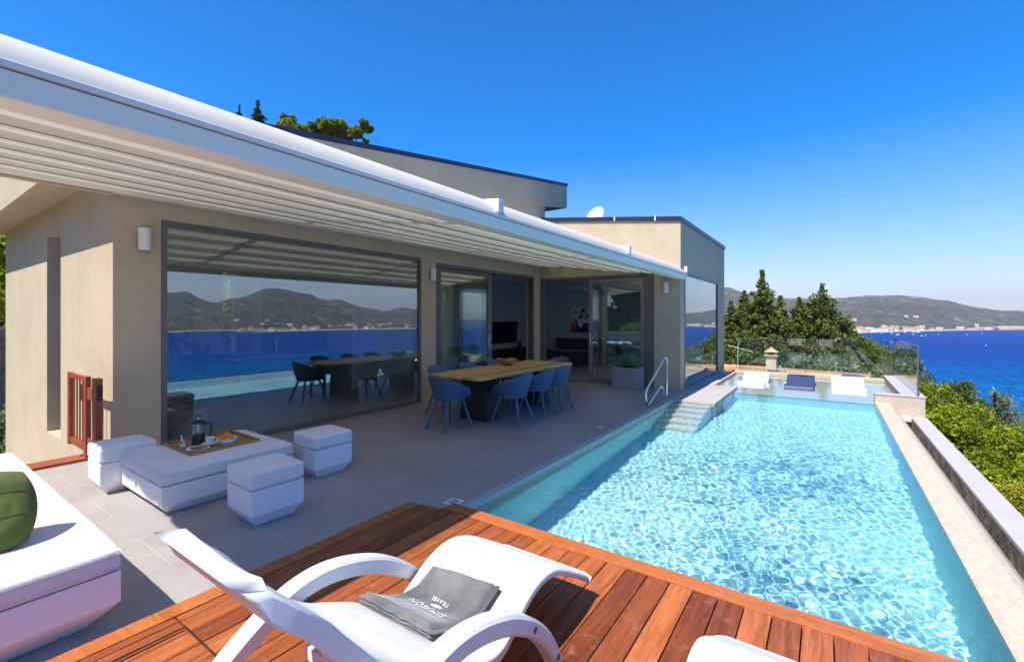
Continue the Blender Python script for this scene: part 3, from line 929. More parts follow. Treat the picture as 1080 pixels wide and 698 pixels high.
leaf(XA - .015, 6.73, 8.45, 2.68)
leaf(XA - .075, 6.86, 8.60, 2.68, m=FRAMEL)
# corner door facing the terrace
mb = MB(); x0, x1, z1 = -6.44, -3.37, 2.708; yb = 10.70
mb.box((x0, yb - .012, .002), (x0 + .05, yb + .14, z1)); mb.box((x1 - .22, yb - .012, .002), (x1 - .002, yb + .14, z1)); mb.box((x0 + .05, yb - .012, z1 - .07), (x1 - .22, yb + .14, z1)); mb.box((x0 + .05, yb - .012, .002), (x1 - .22, yb + .14, .014))
df2 = mb.build('door_frame', FRAME, villa, bevel=.003)
def leafb(y, x0, x1, z1, fw, m):
    mb = MB()
    mb.box((x0, y, .016), (x0 + fw, y + .045, z1)); mb.box((x1 - fw, y, .016), (x1, y + .045, z1)); mb.box((x0 + fw, y, z1 - fw), (x1 - fw, y + .045, z1)); mb.box((x0 + fw, y, .016), (x1 - fw, y + .045, .016 + fw))
    f = mb.build('sliding_leaf', m, villa, bevel=.003)
    mb = MB(); mb.box((x0 + fw - .01, y + .016, .10), (x1 - fw + .01, y + .028, z1 - fw + .01)); mb.build('pane', GLASSW, f)
    mb = MB(); mb.box((x0 + fw * .3, y - .02, .95), (x0 + fw * .7, y - .001, 1.25)); mb.build('handle', STEEL, f, bevel=.004)
    return f
leafb(yb + .012, -5.06, -3.60, 2.63, .10, FRAMEL)
leafb(yb + .075, -4.90, -3.62, 2.63, .07, FRAME)
# pool-side picture window
framed('pool_window', XC + 0.012, 11.053, 14.947, 0.002, 2.706, 0.05, villa, GLASSW, FRAME)

# wall lamps
def wall_lamp(loc, rotz, label):
    t = thing('wall_lamp', label, 'wall lamp', (0, 0, 0), 'white up-down lamps on the terrace walls')
    mb = MB(); mb.box((-0.045, -0.03, -0.07), (0.045, 0.0, 0.07)); mb.build('mount', BLACKM, t, bevel=.003)
    mb = MB(); n = 18; pts = []
    for k in range(n + 1):
        wv = PI * k / n
        pts.append((0.062 * math.cos(wv), -0.035 - 0.075 * math.sin(wv)))
    mb.prism(pts, 2, -0.125, 0.125); mb.build('lamp_shade', WHITEM, t, smooth=True, bevel=.003)
    t.location = loc; t.rotation_euler = (0, 0, rotz)
    return t
wall_lamp((XA, 1.885, 2.55), R(90), 'white half round wall lamp between the villa corner and the large picture window')
wall_lamp((XA, 6.53, 2.50), R(90), 'white half round wall lamp between the picture window and the sliding door')
wall_lamp((-3.09, 10.70, 2.34), R(0), 'white half round wall lamp on the narrow pillar behind the pool handrail')

# ------------------------------------------------------------------ pergola with a folded fabric awning
pg = thing('pergola_awning', 'white pergola with pleated retractable fabric awning fixed along the villa terrace', 'pergola', (-4.6, 5.3, 2.5))
PX = -2.70; PY0, PY1 = -0.30, 10.98
mb = MB()
for ya_, yb_ in ((PY0, 3.657), (3.661, 7.257), (7.261, PY1)):
    mb = MB(); mb.prism([(PX - .16, 2.525), (PX - .005, 2.53), (PX, 2.535), (PX + .004, 2.64), (PX - .02, 2.646), (PX - .16, 2.646)], 1, ya_, yb_)
    mb.build('front_beam', CREAMM, pg, bevel=.004)
mb = MB()
mb.prism([(PX - .15, 2.648), (PX + .012, 2.650), (PX + .02, 2.656), (PX + .02, 2.674), (PX + .008, 2.680), (PX + .004, 2.664), (PX - .14, 2.662)], 1, PY0, PY1)
mb.build('gutter', WHITEM, pg)
# rolled front hood
mb = MB(); pts = []
for k in range(13):
    wv = k / 12
    pts.append((PX - .005 - 0.42 * wv ** 1.35, 2.668 + 0.238 * math.sin(wv * PI / 2) ** 0.85))
pts += [(x - .014, z - .010) for x, z in pts[::-1]]
segs = [(PY0 + .02, 3.63), (3.695, 7.23), (7.295, 10.91)]
for s0, s1 in segs: mb.prism(pts, 1, s0, s1)
mb.build('front_hood', AWNING, pg, smooth=True, angle=50)
bars = [(-6.40, 3.03), (-5.93, 2.985), (-5.38, 2.915), (-4.83, 2.85), (-4.28, 2.775), (-3.73, 2.705), (-3.18, 2.64)]
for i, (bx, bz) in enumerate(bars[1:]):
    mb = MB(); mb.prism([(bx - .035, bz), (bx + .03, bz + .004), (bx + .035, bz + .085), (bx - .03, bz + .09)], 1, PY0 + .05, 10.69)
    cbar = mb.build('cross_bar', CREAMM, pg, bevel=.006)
    mb = MB(); mb.box((bx + .030, PY0 + .05, bz - .003), (bx + .0345, 10.69, bz + .002)); mb.build('gap_shade_strip', FRAMEL, cbar)  # thin dark strip stands in for the shadow gap along each bar
mb = MB(); mb.box((-6.498, PY0, 3.02), (-6.37, 10.66, 3.13)); mb.build('wall_beam', CREAMM, pg, bevel=.006)
mb = MB(); mb.box((-6.52, PY0, 3.0), (-6.44, 1.6, 3.018)); mb.build('guide_strip', STUCCO, pg)
# fabric pleats between the bars
mb = MB()
allb = [(-6.44, 3.10)] + [(x, z + .075) for x, z in bars[1:]] + [(-2.86, 2.66)]
prof = []
for (xa, za), (xb, zb) in zip(allb, allb[1:]):
    for k in range(8):
        t = k / 8
        prof.append((xa + (xb - xa) * t, za + (zb - za) * t - 0.055 * math.sin(PI * t)))
prof.append(allb[-1])
ny_ = 90
for i in range(len(prof) - 1):
    pass
def fab(u, v):
    k = min(int(u * (len(prof) - 1) + 1e-6), len(prof) - 1)
    y = PY0 + .04 + (10.655 - PY0) * v
    x, z = prof[k]
    return (x, y, z + 0.004 * math.sin(y * 1.7 + x * 3) + 0.003 * mnoise.noise(Vector((x, y * 2.0, 1))))
mb.grid(fab, len(prof) - 1, ny_)
mb.build('awning_fabric', AWNING, pg, smooth='all', solid=0.004)
for gy in (-0.25, 3.66, 7.26, 10.945):
    mb = MB()
    mb.prism([(-6.44, 3.14), (-2.72, 2.69), (-2.685, 2.70), (-2.685, 2.80), (-2.74, 2.815), (-6.44, 3.26)], 1, gy - .03, gy + .03)
    rf = mb.build('guide_rail', WHITEM, pg, bevel=.004)
    mb = MB(); mb.prism([(-3.02, 2.70), (-2.678, 2.70), (-2.675, 2.83), (-3.02, 2.865)], 1, gy - .045, gy + .045); mb.build('end_bracket', WHITEM, rf, bevel=.006)

# dish and conduit on the roof
sd = thing('satellite_dish', 'white satellite dish standing on the lower flat roof behind the parapet', 'satellite dish', (-6.3, 13.6, 4.3))
mb = MB(); c = Vector((-6.35, 13.9, 4.98))
def dish(u, v):
    r = 0.34 * u; a_ = 2 * PI * v
    p = Vector((r * math.cos(a_), 0.55 * r * r - 0.06, r * math.sin(a_) * 1.1))
    p.rotate(Matrix.Rotation(R(20), 3, 'Y')); p.rotate(Matrix.Rotation(R(-22), 3, 'X')); p.rotate(Matrix.Rotation(R(-12), 3, 'Z'))
    return c + p
mb.grid(dish, 8, 36); mb.build('reflector', WHITEM, sd, smooth='all', solid=.012)
mb = MB(); mb.tube([(-6.33, 13.95, 4.3), (-6.33, 13.95, 4.9)], .02); mb.build('mast', STEEL, sd)
mb = MB(); mb.tube([(-6.35, 13.85, 4.72), (-6.40, 13.50, 4.85)], .012); mb.build('feed_arm', STEEL, sd)
# ------------------------------------------------------------------ low white lounge furniture
def softbox(x0, x1, y0, y1, z0, z1, puff=0.012, n=14, r=0.03):
    """a filled cushion: rounded edges, slightly domed faces, faint dents"""
    mb = MB()
    cx, cy, cz = (x0 + x1) / 2, (y0 + y1) / 2, (z0 + z1) / 2
    hx, hy, hz = (x1 - x0) / 2, (y1 - y0) / 2, (z1 - z0) / 2
    def sgnpow(v, p): return math.copysign(abs(v) ** p, v)
    def pt(a, b, f):
        # cube face point, rounded by pulling corners to radius r
        p = [0, 0, 0]
        ax, sgn = f
        p[ax] = sgn
        o = [i for i in range(3) if i != ax]
        p[o[0]] = a; p[o[1]] = b
        q = Vector((p[0] * hx, p[1] * hy, p[2] * hz))
        inner = Vector((max(-hx + r, min(hx - r, q.x)), max(-hy + r, min(hy - r, q.y)), max(-hz + r, min(hz - r, q.z))))
        dlt = q - inner
        if dlt.length > 1e-9: q = inner + dlt.normalized() * r
        # doming
        k = (1 - (q.x / hx) ** 2) * (1 - (q.y / hy) ** 2)
        q.z += math.copysign(puff, q.z) * k * (abs(q.z) / hz)
        w_ = mnoise.noise(Vector(((q.x + cx) * 4, (q.y + cy) * 4, q.z * 4 + cz))) * 0.004
        q.z += w_
        e = 0.004 * mnoise.noise(Vector(((q.x + cx) * 9, (q.y + cy) * 9, q.z * 9)))
        q.x += e * (q.x / hx); q.y += e * (q.y / hy)
        return (cx + q.x, cy + q.y, cz + q.z)
    ease = lambda t: -1 + 2 * (t + 0.0) if False else math.sin((t - .5) * PI) * 0.35 + (2 * t - 1) * 0.65
    for f in ((0, 1), (0, -1), (1, 1), (1, -1), (2, 1), (2, -1)):
        flip = (f[1] > 0) ^ (f[0] == 1)
        mb.grid((lambda u, v, f=f, flip=flip: pt(ease(u if flip else 1 - u), ease(v), f)), n, n)
    return mb
def chamfer_base(x0, x1, y0, y1, z1, ch, inset):
    mb = MB(); cx, cy, hx, hy = (x0 + x1) / 2, (y0 + y1) / 2, (x1 - x0) / 2, (y1 - y0) / 2
    n = len(mb.v)
    lv = [(hx - inset, hy - inset, 0.0), (hx, hy, ch), (hx, hy, z1)]
    for a, b, z in lv:
        mb.v += [(cx - a, cy - b, z), (cx + a, cy - b, z), (cx + a, cy + b, z), (cx - a, cy + b, z)]
    mb.face((3, 2, 1, 0)); mb.face((8, 9, 10, 11))
    for l in range(2):
        for k in range(4):
            mb.face((l * 4 + k, l * 4 + (k + 1) % 4, l * 4 + 4 + (k + 1) % 4, l * 4 + 4 + k))
    return mb
def pouf(x0, x1, y0, y1, ztop, cush, ch, inset, name, label, cat, group=None, cm=CUSH, rot=0.0):
    cx, cy = (x0 + x1) / 2, (y0 + y1) / 2
    t = thing(name, label, cat, (cx, cy, 0), group)
    chamfer_base(x0 + .006, x1 - .006, y0 + .006, y1 - .006, ztop - cush, ch, inset).build('base', WPLAST, t, bevel=.006, seg=3)
    c = softbox(x0, x1, y0, y1, ztop - cush + .002, ztop, 0.008, 18, 0.03).build('cushion', cm, t, smooth='all')
    mb = MB()
    for zz in (ztop - .03, ztop - cush + .028):
        pts = []
        for qx, qy, a0 in ((x1 - .03, y1 - .03, 0), (x0 + .03, y1 - .03, 90), (x0 + .03, y0 + .03, 180), (x1 - .03, y0 + .03, 270)):
            for q in range(6):
                w_ = R(a0 + 18 * q); pts.append((qx + .0305 * math.cos(w_), qy + .0305 * math.sin(w_), zz))
        pts.append(pts[0])
        mb.tube(pts, .0022, 6)
    mb.build('seam_piping', cm, c, smooth='all')
    t.rotation_euler = (0, 0, rot)
    return t
g = 'square white poufs round the low terrace table'
pouf(-4.09, -3.655, 1.735, 2.175, .44, .145, .10, .06, 'pouf', 'square white pouf with grey cushion standing nearest the timber deck', 'pouf', g, rot=R(-1.5))
pouf(-4.69, -4.262, 2.645, 3.085, .44, .145, .10, .06, 'pouf', 'square white pouf with grey cushion between the low table and the dining chairs', 'pouf', g, rot=R(-2))
pouf(-5.93, -5.50, 1.27, 1.71, .44, .145, .10, .06, 'pouf', 'partly sunlit white pouf beside the red wooden gate at the villa corner', 'pouf', g, rot=R(-1))
pouf(-5.56, -4.50, 1.42, 2.56, .37, .125, .085, .07, 'coffee_table', 'large low white cushioned table carrying the breakfast tray', 'low table', rot=R(0))
db = pouf(-6.2, -3.115, -1.35, .815, .42, .125, .13, .12, 'daybed', 'broad white sunlit daybed with thick cushion and a green pillow on it', 'daybed', cm=DAYC)
# pillow leaning on the daybed
pl = thing('throw_pillow', 'plump olive green linen pillow lying on the white daybed', 'pillow', (-3.98, 0.40, 0.42))
mb = MB()
def pill(u, v, s):
    a, b = 2 * u - 1, 2 * v - 1
    # rounded-square outline
    aa = a * math.sqrt(max(0, 1 - 0.34 * b * b)); bb = b * math.sqrt(max(0, 1 - 0.34 * a * a))
    e = max(0, (1 - abs(a) ** 2.6) * (1 - abs(b) ** 2.6))
    z = s * (0.105 * e ** 0.6 + 0.003) + s * (.014 * mnoise.noise(Vector((a * 2.6, b * 2.6, s))) + .006 * mnoise.noise(Vector((a * 8, b * 3, s + 4)))) * e
    p = Vector((aa * .245, bb * .235, z))
    p.rotate(Matrix.Rotation(R(8), 3, 'Z'))
    p.rotate(Matrix.Rotation(R(58), 3, 'X'))
    p.rotate(Matrix.Rotation(R(72), 3, 'Z'))
    return (p.x - 3.70, p.y + .335, p.z + .42 + .17)
mb.grid(lambda u, v: pill(u, v, 1), 46, 46); mb.grid(lambda u, v: pill(1 - u, v, -1), 46, 46)
pb_ = mb.build('pillow_cover', GREENC, pl, smooth='all')
for sv in (.36, .66):
    mb = MB(); mb.tube([Vector(pill(q / 40, sv, 1)) + Vector((.001, 0, .0005)) for q in range(2, 39)], .0022, 5); mb.build('seam', GREENC, pb_, smooth='all')
mb = MB(); mb.tube([pill(q / 30, 0, 0) for q in range(31)] + [pill(1, q / 30, 0) for q in range(31)] + [pill(1 - q / 30, 1, 0) for q in range(31)] + [pill(0, 1 - q / 30, 0) for q in range(31)], .004, 6); mb.build('piping', GREENC, pb_, smooth='all')

# ------------------------------------------------------------------ breakfast tray
TZ = 0.372
ang = R(2)
def trayp(x, y, z): return (x, y, z)
tr = thing('serving_tray', 'wooden serving tray with raised rim on the low white table', 'tray', (-5.13, 2.06, TZ))
mb = MB(); x0, x1, y0, y1 = -5.46, -4.82, 1.745, 2.37
mb.box((x0 + .012, y0 + .012, TZ + .002), (x1 - .012, y1 - .012, TZ + .012)); trb = mb.build('tray_bottom', TRAYW, tr)
mb = MB()
mb.box((x0, y0, TZ), (x1, y0 + .014, TZ + .034)); mb.box((x0, y1 - .014, TZ), (x1, y1, TZ + .034)); mb.box((x0, y0 + .014, TZ), (x0 + .014, y1 - .014, TZ + .034)); mb.box((x1 - .014, y0 + .014, TZ), (x1, y1 - .014, TZ + .034))
mb.build('rim', TRAYW, tr, bevel=.003)
tz = TZ + .0125
fp = thing('french_press', 'glass coffee press with black lid and handle half full of coffee', 'coffee press', (-5.20, 1.955, tz))
c = (-5.20, 1.955, tz)
mb = MB(); mb.lathe([(.052, .012), (.054, .03), (.054, .205), (.057, .212), (.055, .212), (.052, .205), (.052, .03), (.05, .016), (0, .016)], c, 28); mb.build('beaker', GLASSJ, fp, smooth=True)
mb = MB(); mb.lathe([(0, .018), (.0495, .018), (.0515, .03), (.0515, .105), (0, .105)], c, 28); mb.build('coffee', COFFEE, fp, smooth=True)
mb = MB(); mb.lathe([(0, 0), (.06, 0), (.06, .012), (.056, .02), (.058, .06), (.0555, .06), (.0555, .02), (0, .013)], c, 28)
for k in range(4):
    wv = PI / 4 + k * PI / 2; dx, dy = math.cos(wv) * .057, math.sin(wv) * .057
    mb.tube([(c[0] + dx, c[1] + dy, c[2] + .02), (c[0] + dx, c[1] + dy, c[2] + .2)], .003, 6)
mb.build('frame', BLACKP, fp, smooth=True)
mb = MB(); mb.lathe([(.0, .207), (.06, .207), (.062, .214), (.058, .226), (.03, .238), (0, .24)], c, 28); ld = mb.build('lid', BLACKP, fp, smooth=True)
mb = MB(); mb.tube([(c[0], c[1], c[2] + .03), (c[0], c[1], c[2] + .275)], .004, 8); mb.lathe([(0, .125), (.05, .125), (.05, .13), (0, .13)], c, 20); pr = mb.build('plunger', STEEL, fp, smooth=True)
mb = MB(); mb.lathe([(0, .27), (.012, .27), (.03, .278), (.03, .284), (0, .289)], c, 20); mb.build('knob', BLACKP, pr, smooth=True)
hd_ = Vector((.79, .62, 0)).normalized()
pth = smoothpath([Vector(c) + hd_ * a + Vector((0, 0, z)) for a, z in ((.055, .195), (.085, .205), (.115, .195), (.125, .16), (.118, .11), (.112, .08))], 6)
mb = MB(); mb.tube(pth, .0085, 8); mb.build('handle', BLACKP, fp, smooth=True)
cp = thing('coffee_cup', 'white coffee cup on its saucer next to the coffee press', 'cup', (-5.065, 2.005, tz))
c = (-5.065, 2.005, tz)
mb = MB(); mb.lathe([(0, .002), (.035, .002), (.07, .014), (.075, .017), (.07, .019), (.035, .008), (0, .008)], c, 28); mb.build('saucer', WCER, cp, smooth=True)
mb = MB(); mb.lathe([(0, .009), (.025, .009), (.036, .03), (.043, .075), (.0405, .075), (.033, .03), (.02, .014), (0, .014)], c, 28); cb = mb.build('cup_bowl', WCER, cp, smooth=True)
mb = MB(); mb.tube(smoothpath([Vector(c) + hd_ * a + Vector((0, 0, z)) for a, z in ((.038, .066), (.062, .066), (.068, .048), (.055, .032), (.036, .03))], 5), .0045, 8); mb.build('handle', WCER, cp, smooth=True)
dp = thing('side_plate', 'white oval plate under the toast at the front of the tray', 'plate', (-4.965, 1.86, tz))
mb = MB(); mb.lathe([(0, .002), (.06, .002), (.105, .014), (.112, .019), (.106, .0195), (.06, .008), (0, .008)], (-4.965, 1.86, tz), 32, 1.0, .86); mb.build('plate_body', WCER, dp, smooth=True)
for k, (dx, dy, rz, zz) in enumerate(((-.02, -.012, .5, .010), (.025, .02, 1.2, .024))):
    mb = MB()
    pts = []
    for q in range(20):
        wv = 2 * PI * q / 20
        rr = .045 * (1 + .18 * math.cos(2 * wv) + .04 * math.sin(3 * wv + k))
        pts.append((rr * math.cos(wv) * math.cos(rz) - rr * .72 * math.sin(wv) * math.sin(rz) - 4.965 + dx, rr * math.cos(wv) * math.sin(rz) + rr * .72 * math.sin(wv) * math.cos(rz) + 1.86 + dy))
    mb.prism(pts, 2, tz + zz, tz + zz + .013)
    o_ = mb.build('toast_slice', TOAST, None, bevel=.004)
    tag(o_, ['brown toast slice lying flat on the white plate', 'brown toast slice resting crosswise on top of another slice'][k], 'toast', 'toast on the breakfast plate')
jr = thing('jam_jar', 'small glass jar of amber marmalade with cream label and spoon in it', 'jar', (-5.14, 1.80, tz))
c = (-5.14, 1.80, tz)
mb = MB(); mb.lathe([(0, .001), (.032, .001), (.035, .006), (.035, .07), (.03, .078), (.03, .088), (.028, .088), (.028, .078), (.032, .068), (.032, .008), (0, .005)], c, 24); mb.build('jar_glass', GLASSJ, jr, smooth=True)
mb = MB(); mb.lathe([(0, .007), (.0315, .009), (.0315, .062), (0, .062)], c, 24); mb.build('marmalade', HONEY, jr, smooth=True)
mb = MB()
def lab(u, v):
    wv = R(-62 + 80 * u); return (c[0] + .0355 * math.cos(wv), c[1] + .0355 * math.sin(wv), c[2] + .016 + .034 * v)
mb.grid(lab, 8, 1); mb.build('label', PAPERL, jr, solid=.0006)
mb = MB(); mb.tube([(c[0] + .005, c[1], c[2] + .02), (c[0] - .02, c[1] - .008, c[2] + .125)], [.004, .003], 8); mb.build('spoon', STEEL, jr, smooth=True)
bw = thing('fruit_bowl', 'white footed bowl filled with small oranges on the tray', 'bowl', (-4.915, 2.10, tz))
c = (-4.915, 2.10, tz)
mb = MB(); mb.lathe([(0, .002), (.036, .002), (.036, .01), (.06, .025), (.082, .055), (.088, .072), (.0845, .072), (.077, .055), (.05, .022), (0, .018)], c, 32); mb.build('bowl_body', WCER, bw, smooth=True)
og = 'small oranges in the white bowl'
for k, (dx, dy, dz, lb) in enumerate(((-.032, -.028, .062, 'small orange in the white bowl on the side of the coffee cup'), (.036, -.012, .064, 'small orange in the white bowl on the side of the low table edge'), (-.004, .034, .064, 'small orange in the white bowl on the side of the fork'), (-.004, -.004, .098, 'topmost small orange heaped in the white bowl'))):
    mb = MB(); mb.lathe([(0, -.03), (.012, -.0285), (.0235, -.02), (.031, -.006), (.032, .004), (.027, .018), (.016, .027), (.004, .0285), (0, .027)], (c[0] + dx, c[1] + dy, c[2] + dz), 20)
    tag(mb.build('orange', ORANGE, None, smooth='all'), lb, 'orange', og)
mb = MB()
fk = [(-4.87, 2.19), (-4.93, 2.30)]
mb.tube([(-4.845, 2.165, tz + .004), (-4.895, 2.265, tz + .004)], [.004, .0028], 6)
for q in (-1, 0, 1):
    mb.tube([(-4.845 + q * .006, 2.165 + q * .003, tz + .004), (-4.822 + q * .006, 2.120 + q * .003, tz + .006)], .0016, 5)
tag(mb.build('fork', STEEL, None, smooth='all'), 'steel fork lying on the wooden tray beside the fruit bowl', 'fork')

# ------------------------------------------------------------------ sun loungers on the deck
PROF = [(0.594, 0.975), (0.657, 0.915), (0.745, 0.828), (0.80, 0.757), (0.86, 0.682), (0.94, 0.585), (1.05, 0.495), (1.15, 0.445), (1.25, 0.395), (1.36, 0.325), (1.46, 0.278), (1.55, 0.272), (1.63, 0.312), (1.71, 0.362), (1.80, 0.397), (1.90, 0.410), (2.0, 0.395), (2.1, 0.352), (2.2, 0.295), (2.31, 0.232), (2.41, 0.168)]
_pp = [(p.x, p.y) for p in smoothpath([(a, b, 0) for a, b in PROF], 4)]
def make_lounger(label):
    t = thing('sun_lounger', label, 'sun lounger', (-1.445, 1.45, DZ))
    x0, x1 = -1.765, -1.125
    mb = MB(); n = len(_pp)
    # shell: upper surface, side walls and underside as one closed skin
    rows = []
    for i, (y, z) in enumerate(_pp):
        ya, za = _pp[max(0, i - 1)]; yb2, zb = _pp[min(n - 1, i + 1)]
        tx, tz_ = yb2 - ya, zb - za; L = math.hypot(tx, tz_); nx, nz = -tz_ / L, tx / L
        s = i / (n - 1)
        th = 0.072 if s < .42 else 0.072 - (s - .42) / .58 * 0.040
        scoop = 0.05 * math.sin(PI * min(1, (s + .02) / .34)) if s < .32 else 0
        half = (x1 - x0) / 2; cx = (x0 + x1) / 2
        if s < 0.07: half *= 0.86 + 0.14 * math.sqrt(s / .07)
        top = []
        m = 16
        for k in range(m + 1):
            a = -1 + 2 * k / m
            edge = max(0, abs(a) - .86) / .14
            dr = 0.012 * (1 - math.sqrt(max(0, 1 - edge ** 2)))
            off = -scoop * (1 - abs(a) ** 2.5) - dr + 0.0
            top.append((cx + half * a, y + nx * off, z + nz * off))
        bot = []
        for k in range(m, -1, -1):
            a = -1 + 2 * k / m
            bot.append((cx + half * a * .985, y - nx * th, z - nz * th) if i > 2 else (cx + half * a * .985, .517 + i * .018, .99 - i * .019))
        rows.append(top + bot)
    w_ = len(rows[0]); base = 0
    for r_ in rows: mb.v += r_
    for i in range(n - 1):
        for k in range(w_):
            k2 = (k + 1) % w_
            mb.face((i * w_ + k, i * w_ + k2, (i + 1) * w_ + k2, (i + 1) * w_ + k))
    mb.face(range(w_)); mb.face([(n - 1) * w_ + k for k in range(w_)][::-1])
    mb.build('shell', LOUNGEW, t, smooth=True, angle=50, bevel=.007, seg=2)
    # arms
    AP = [(0.47, 0.02), (0.545, 0.12), (0.65, 0.24), (0.77, 0.342), (0.85, 0.397), (0.94, 0.448), (1.04, 0.487), (1.16, 0.500), (1.30, 0.478), (1.45, 0.425), (1.57, 0.358), (1.65, 0.300), (1.73, 0.225), (1.80, 0.135), (1.87, 0.02)]
    ap = [(p.x, p.y) for p in smoothpath([(a, b, 0) for a, b in AP], 5)]
    for xa, xb in ((-1.872, -1.787), (-1.103, -1.018)):
        mb = MB(); m = len(ap); rows = []
        for i, (y, z) in enumerate(ap):
            ya, za = ap[max(0, i - 1)]; yb2, zb = ap[min(m - 1, i + 1)]
            tx, tz_ = yb2 - ya, zb - za; L = math.hypot(tx, tz_); nx, nz = -tz_ / L, tx / L
            s = i / (m - 1)
            h = 0.030 + 0.010 * math.sin(PI * s)
            q = 0.012
            pts = [(xa + q, h), (xb - q, h), (xb, h - q), (xb, -h + q), (xb - q, -h), (xa + q, -h), (xa, -h + q), (xa, h - q)]
            if i in (0, m - 1):
                rows.append([(px, y + nx * o, max(0.0, z - 0.02) if True else 0) for px, o in pts])
            else:
                rows.append([(px, y + nx * o, max(0.0, z + nz * o)) for px, o in pts])
        for r_ in rows: mb.v += [(a, b, c + DZ) for a, b, c in r_]
        for i in range(m - 1):
            for k in range(8):
                mb.face((i * 8 + k, i * 8 + (k + 1) % 8, (i + 1) * 8 + (k + 1) % 8, (i + 1) * 8 + k))
        mb.face(range(8)); mb.face([(m - 1) * 8 + k for k in range(8)][::-1])
        am = mb.build('armrest', LOUNGEW, t, smooth=True, angle=40)
        xo = xb if xa > -1.5 else xa
        sg = 1 if xa > -1.5 else -1
        for by, bz in ((1.635, .31), (1.835, .075)):
            b2 = MB(); b2.tube([(xo - .004 * sg, by, bz + DZ), (xo + .003 * sg, by, bz + DZ)], .014, 14); b2.build('bolt_cap', WOODBOLT, am, smooth=True)
        b2 = MB(); b2.box((xa + .02, 1.83, DZ + .0), (xb - .02, 1.90, DZ + .012)); b2.build('foot_pad', RUBBER, am)
    # under-frame
    mb = MB()
    mb.box((-1.66, 1.05, DZ + .04), (-1.23, 1.13, DZ + .33)); mb.build('support_block', LOUNGEW, t, bevel=.008)
    mb = MB(); mb.box((-1.785, 1.06, DZ + .22), (-1.105, 1.11, DZ + .27)); mb.build('cross_rail', LOUNGEW, t)
    mb = MB(); mb.box((-1.74, 1.17, DZ + .0), (-1.68, 1.23, DZ + .05)); mb.build('foot', RUBBER, t, bevel=.006)
    return t
lg = 'white moulded sun loungers on the timber deck'
lo1 = make_lounger('white moulded sun lounger with looped arms and a folded grey towel on it')
lo1['group'] = lg
dup(lo1, (lo1.location.x + 1.335, lo1.location.y - 0.11, lo1.location.z), 0.0, 'white sun lounger without a towel, only its foot end showing at the deck edge', lg)

# towel, folded over the seat
tw = thing('folded_towel', 'folded grey terry towel with white embroidered lettering on the lounger seat', 'towel', (-1.54, 1.48, 0.3))
def seat_z(y):
    return lerp_table([(a, b) for a, b in _pp], y)
TX0, TX1, TY0, TY1 = -1.655, -1.275, 1.30, 1.685
def towel_pt(u, v, lift):
    """u across the lounger, v along it; skewed a little the way it was dropped"""
    x = TX0 + (TX1 - TX0) * u; y = TY0 + (TY1 - TY0) * v
    x += 0.05 * (v - .5) * 1.0 - .02; y += 0.03 * (u - .5)
    e = 0.010 * mnoise.noise(Vector((u * 2.5, v * 2.5, 2))) + 0.004 * mnoise.noise(Vector((u * 9, v * 9, 5)))
    return x, y, seat_z(y) + lift + e
def towel_top(u, v):
    d = min(u, 1 - u, v, 1 - v)
    rnd = 0.026 * (1 - max(0, 1 - d / .07) ** 2) ** 0.5 if d < .07 else .026
    x, y, z = towel_pt(u, v, 0.046 + rnd)
    return (x, y, z)
mb = MB(); mb.grid(towel_top, 44, 44)
mb.grid(lambda u, v: towel_pt(1 - u, v, 0.004 + 0.0), 20, 20)
# layered fold edges on the four sides
def rim(s):
    s = s % 1.0
    if s < .25: return (s * 4, 0)
    if s < .5: return (1, (s - .25) * 4)
    if s < .75: return (1 - (s - .5) * 4, 1)
    return (0, 1 - (s - .75) * 4)
def side(p, q):
    u, v = rim(p)
    x, y, z = towel_pt(u, v, 0.002 + 0.046 * q)
    bul = 0.014 * abs(math.sin(q * PI * 3)) + .004 * mnoise.noise(Vector((p * 40, q * 2, 0)))
    cu, cv = u - .5, v - .5
    m = max(abs(cu), abs(cv))
    return (x + bul * (cu / m), y + bul * (cv / m), z + .004 * mnoise.noise(Vector((p * 24, q * 3, 7))))
mb.grid(side, 160, 18)
tb = mb.build('towel_cloth', TOWELM, tw, smooth='all')
def letters(txt, size, cx, cy, rotz, parent, name, mat, zfun, sx=1.0, spacing=1.0):
    cu = bpy.data.curves.new(name, 'FONT'); cu.body = txt; cu.size = size; cu.align_x = 'CENTER'; cu.align_y = 'CENTER'
    cu.extrude = 0.0008; cu.space_character = spacing; cu.resolution_u = 3
    o = bpy.data.objects.new(name, cu); col.objects.link(o)
    dg = bpy.context.evaluated_depsgraph_get()
    me = bpy.data.meshes.new_from_object(o.evaluated_get(dg))
    bpy.data.objects.remove(o); bpy.data.curves.remove(cu)
    ca, sa = math.cos(rotz), math.sin(rotz)
    off = Vector((0, 0, 0)); p = parent
    while p is not None: off += Vector(p.location); p = p.parent
    for vv in me.vertices:
        x, y = vv.co.x * sx, vv.co.y
        X_, Y_ = cx + x * ca - y * sa, cy + x * sa + y * ca
        vv.co = Vector((X_, Y_, zfun(X_, Y_) + vv.co.z)) - off
    me.materials.clear(); me.materials.append(mat)
    o = bpy.data.objects.new(name, me); col.objects.link(o); o.parent = parent
    return o
def towel_z(x, y):
    v = min(1, max(0, (y - TY0) / (TY1 - TY0))); u = 0.5
    for _ in range(4):
        u = (x - 0.05 * (v - .5) + .02 - TX0) / (TX1 - TX0)
        v = (y - 0.03 * (u - .5) - TY0) / (TY1 - TY0)
    return towel_top(min(.99, max(.01, u)), min(.99, max(.01, v)))[2] + 0.0022
letters('SIMPSON', 0.052, -1.475, 1.455, R(176), tb, 'lettering', THREAD, towel_z, 1.0, 1.12)
letters('TRAVEL', 0.030, -1.47, 1.535, R(176), tb, 'lettering', THREAD, towel_z, 1.0, 1.15)
mb = MB()
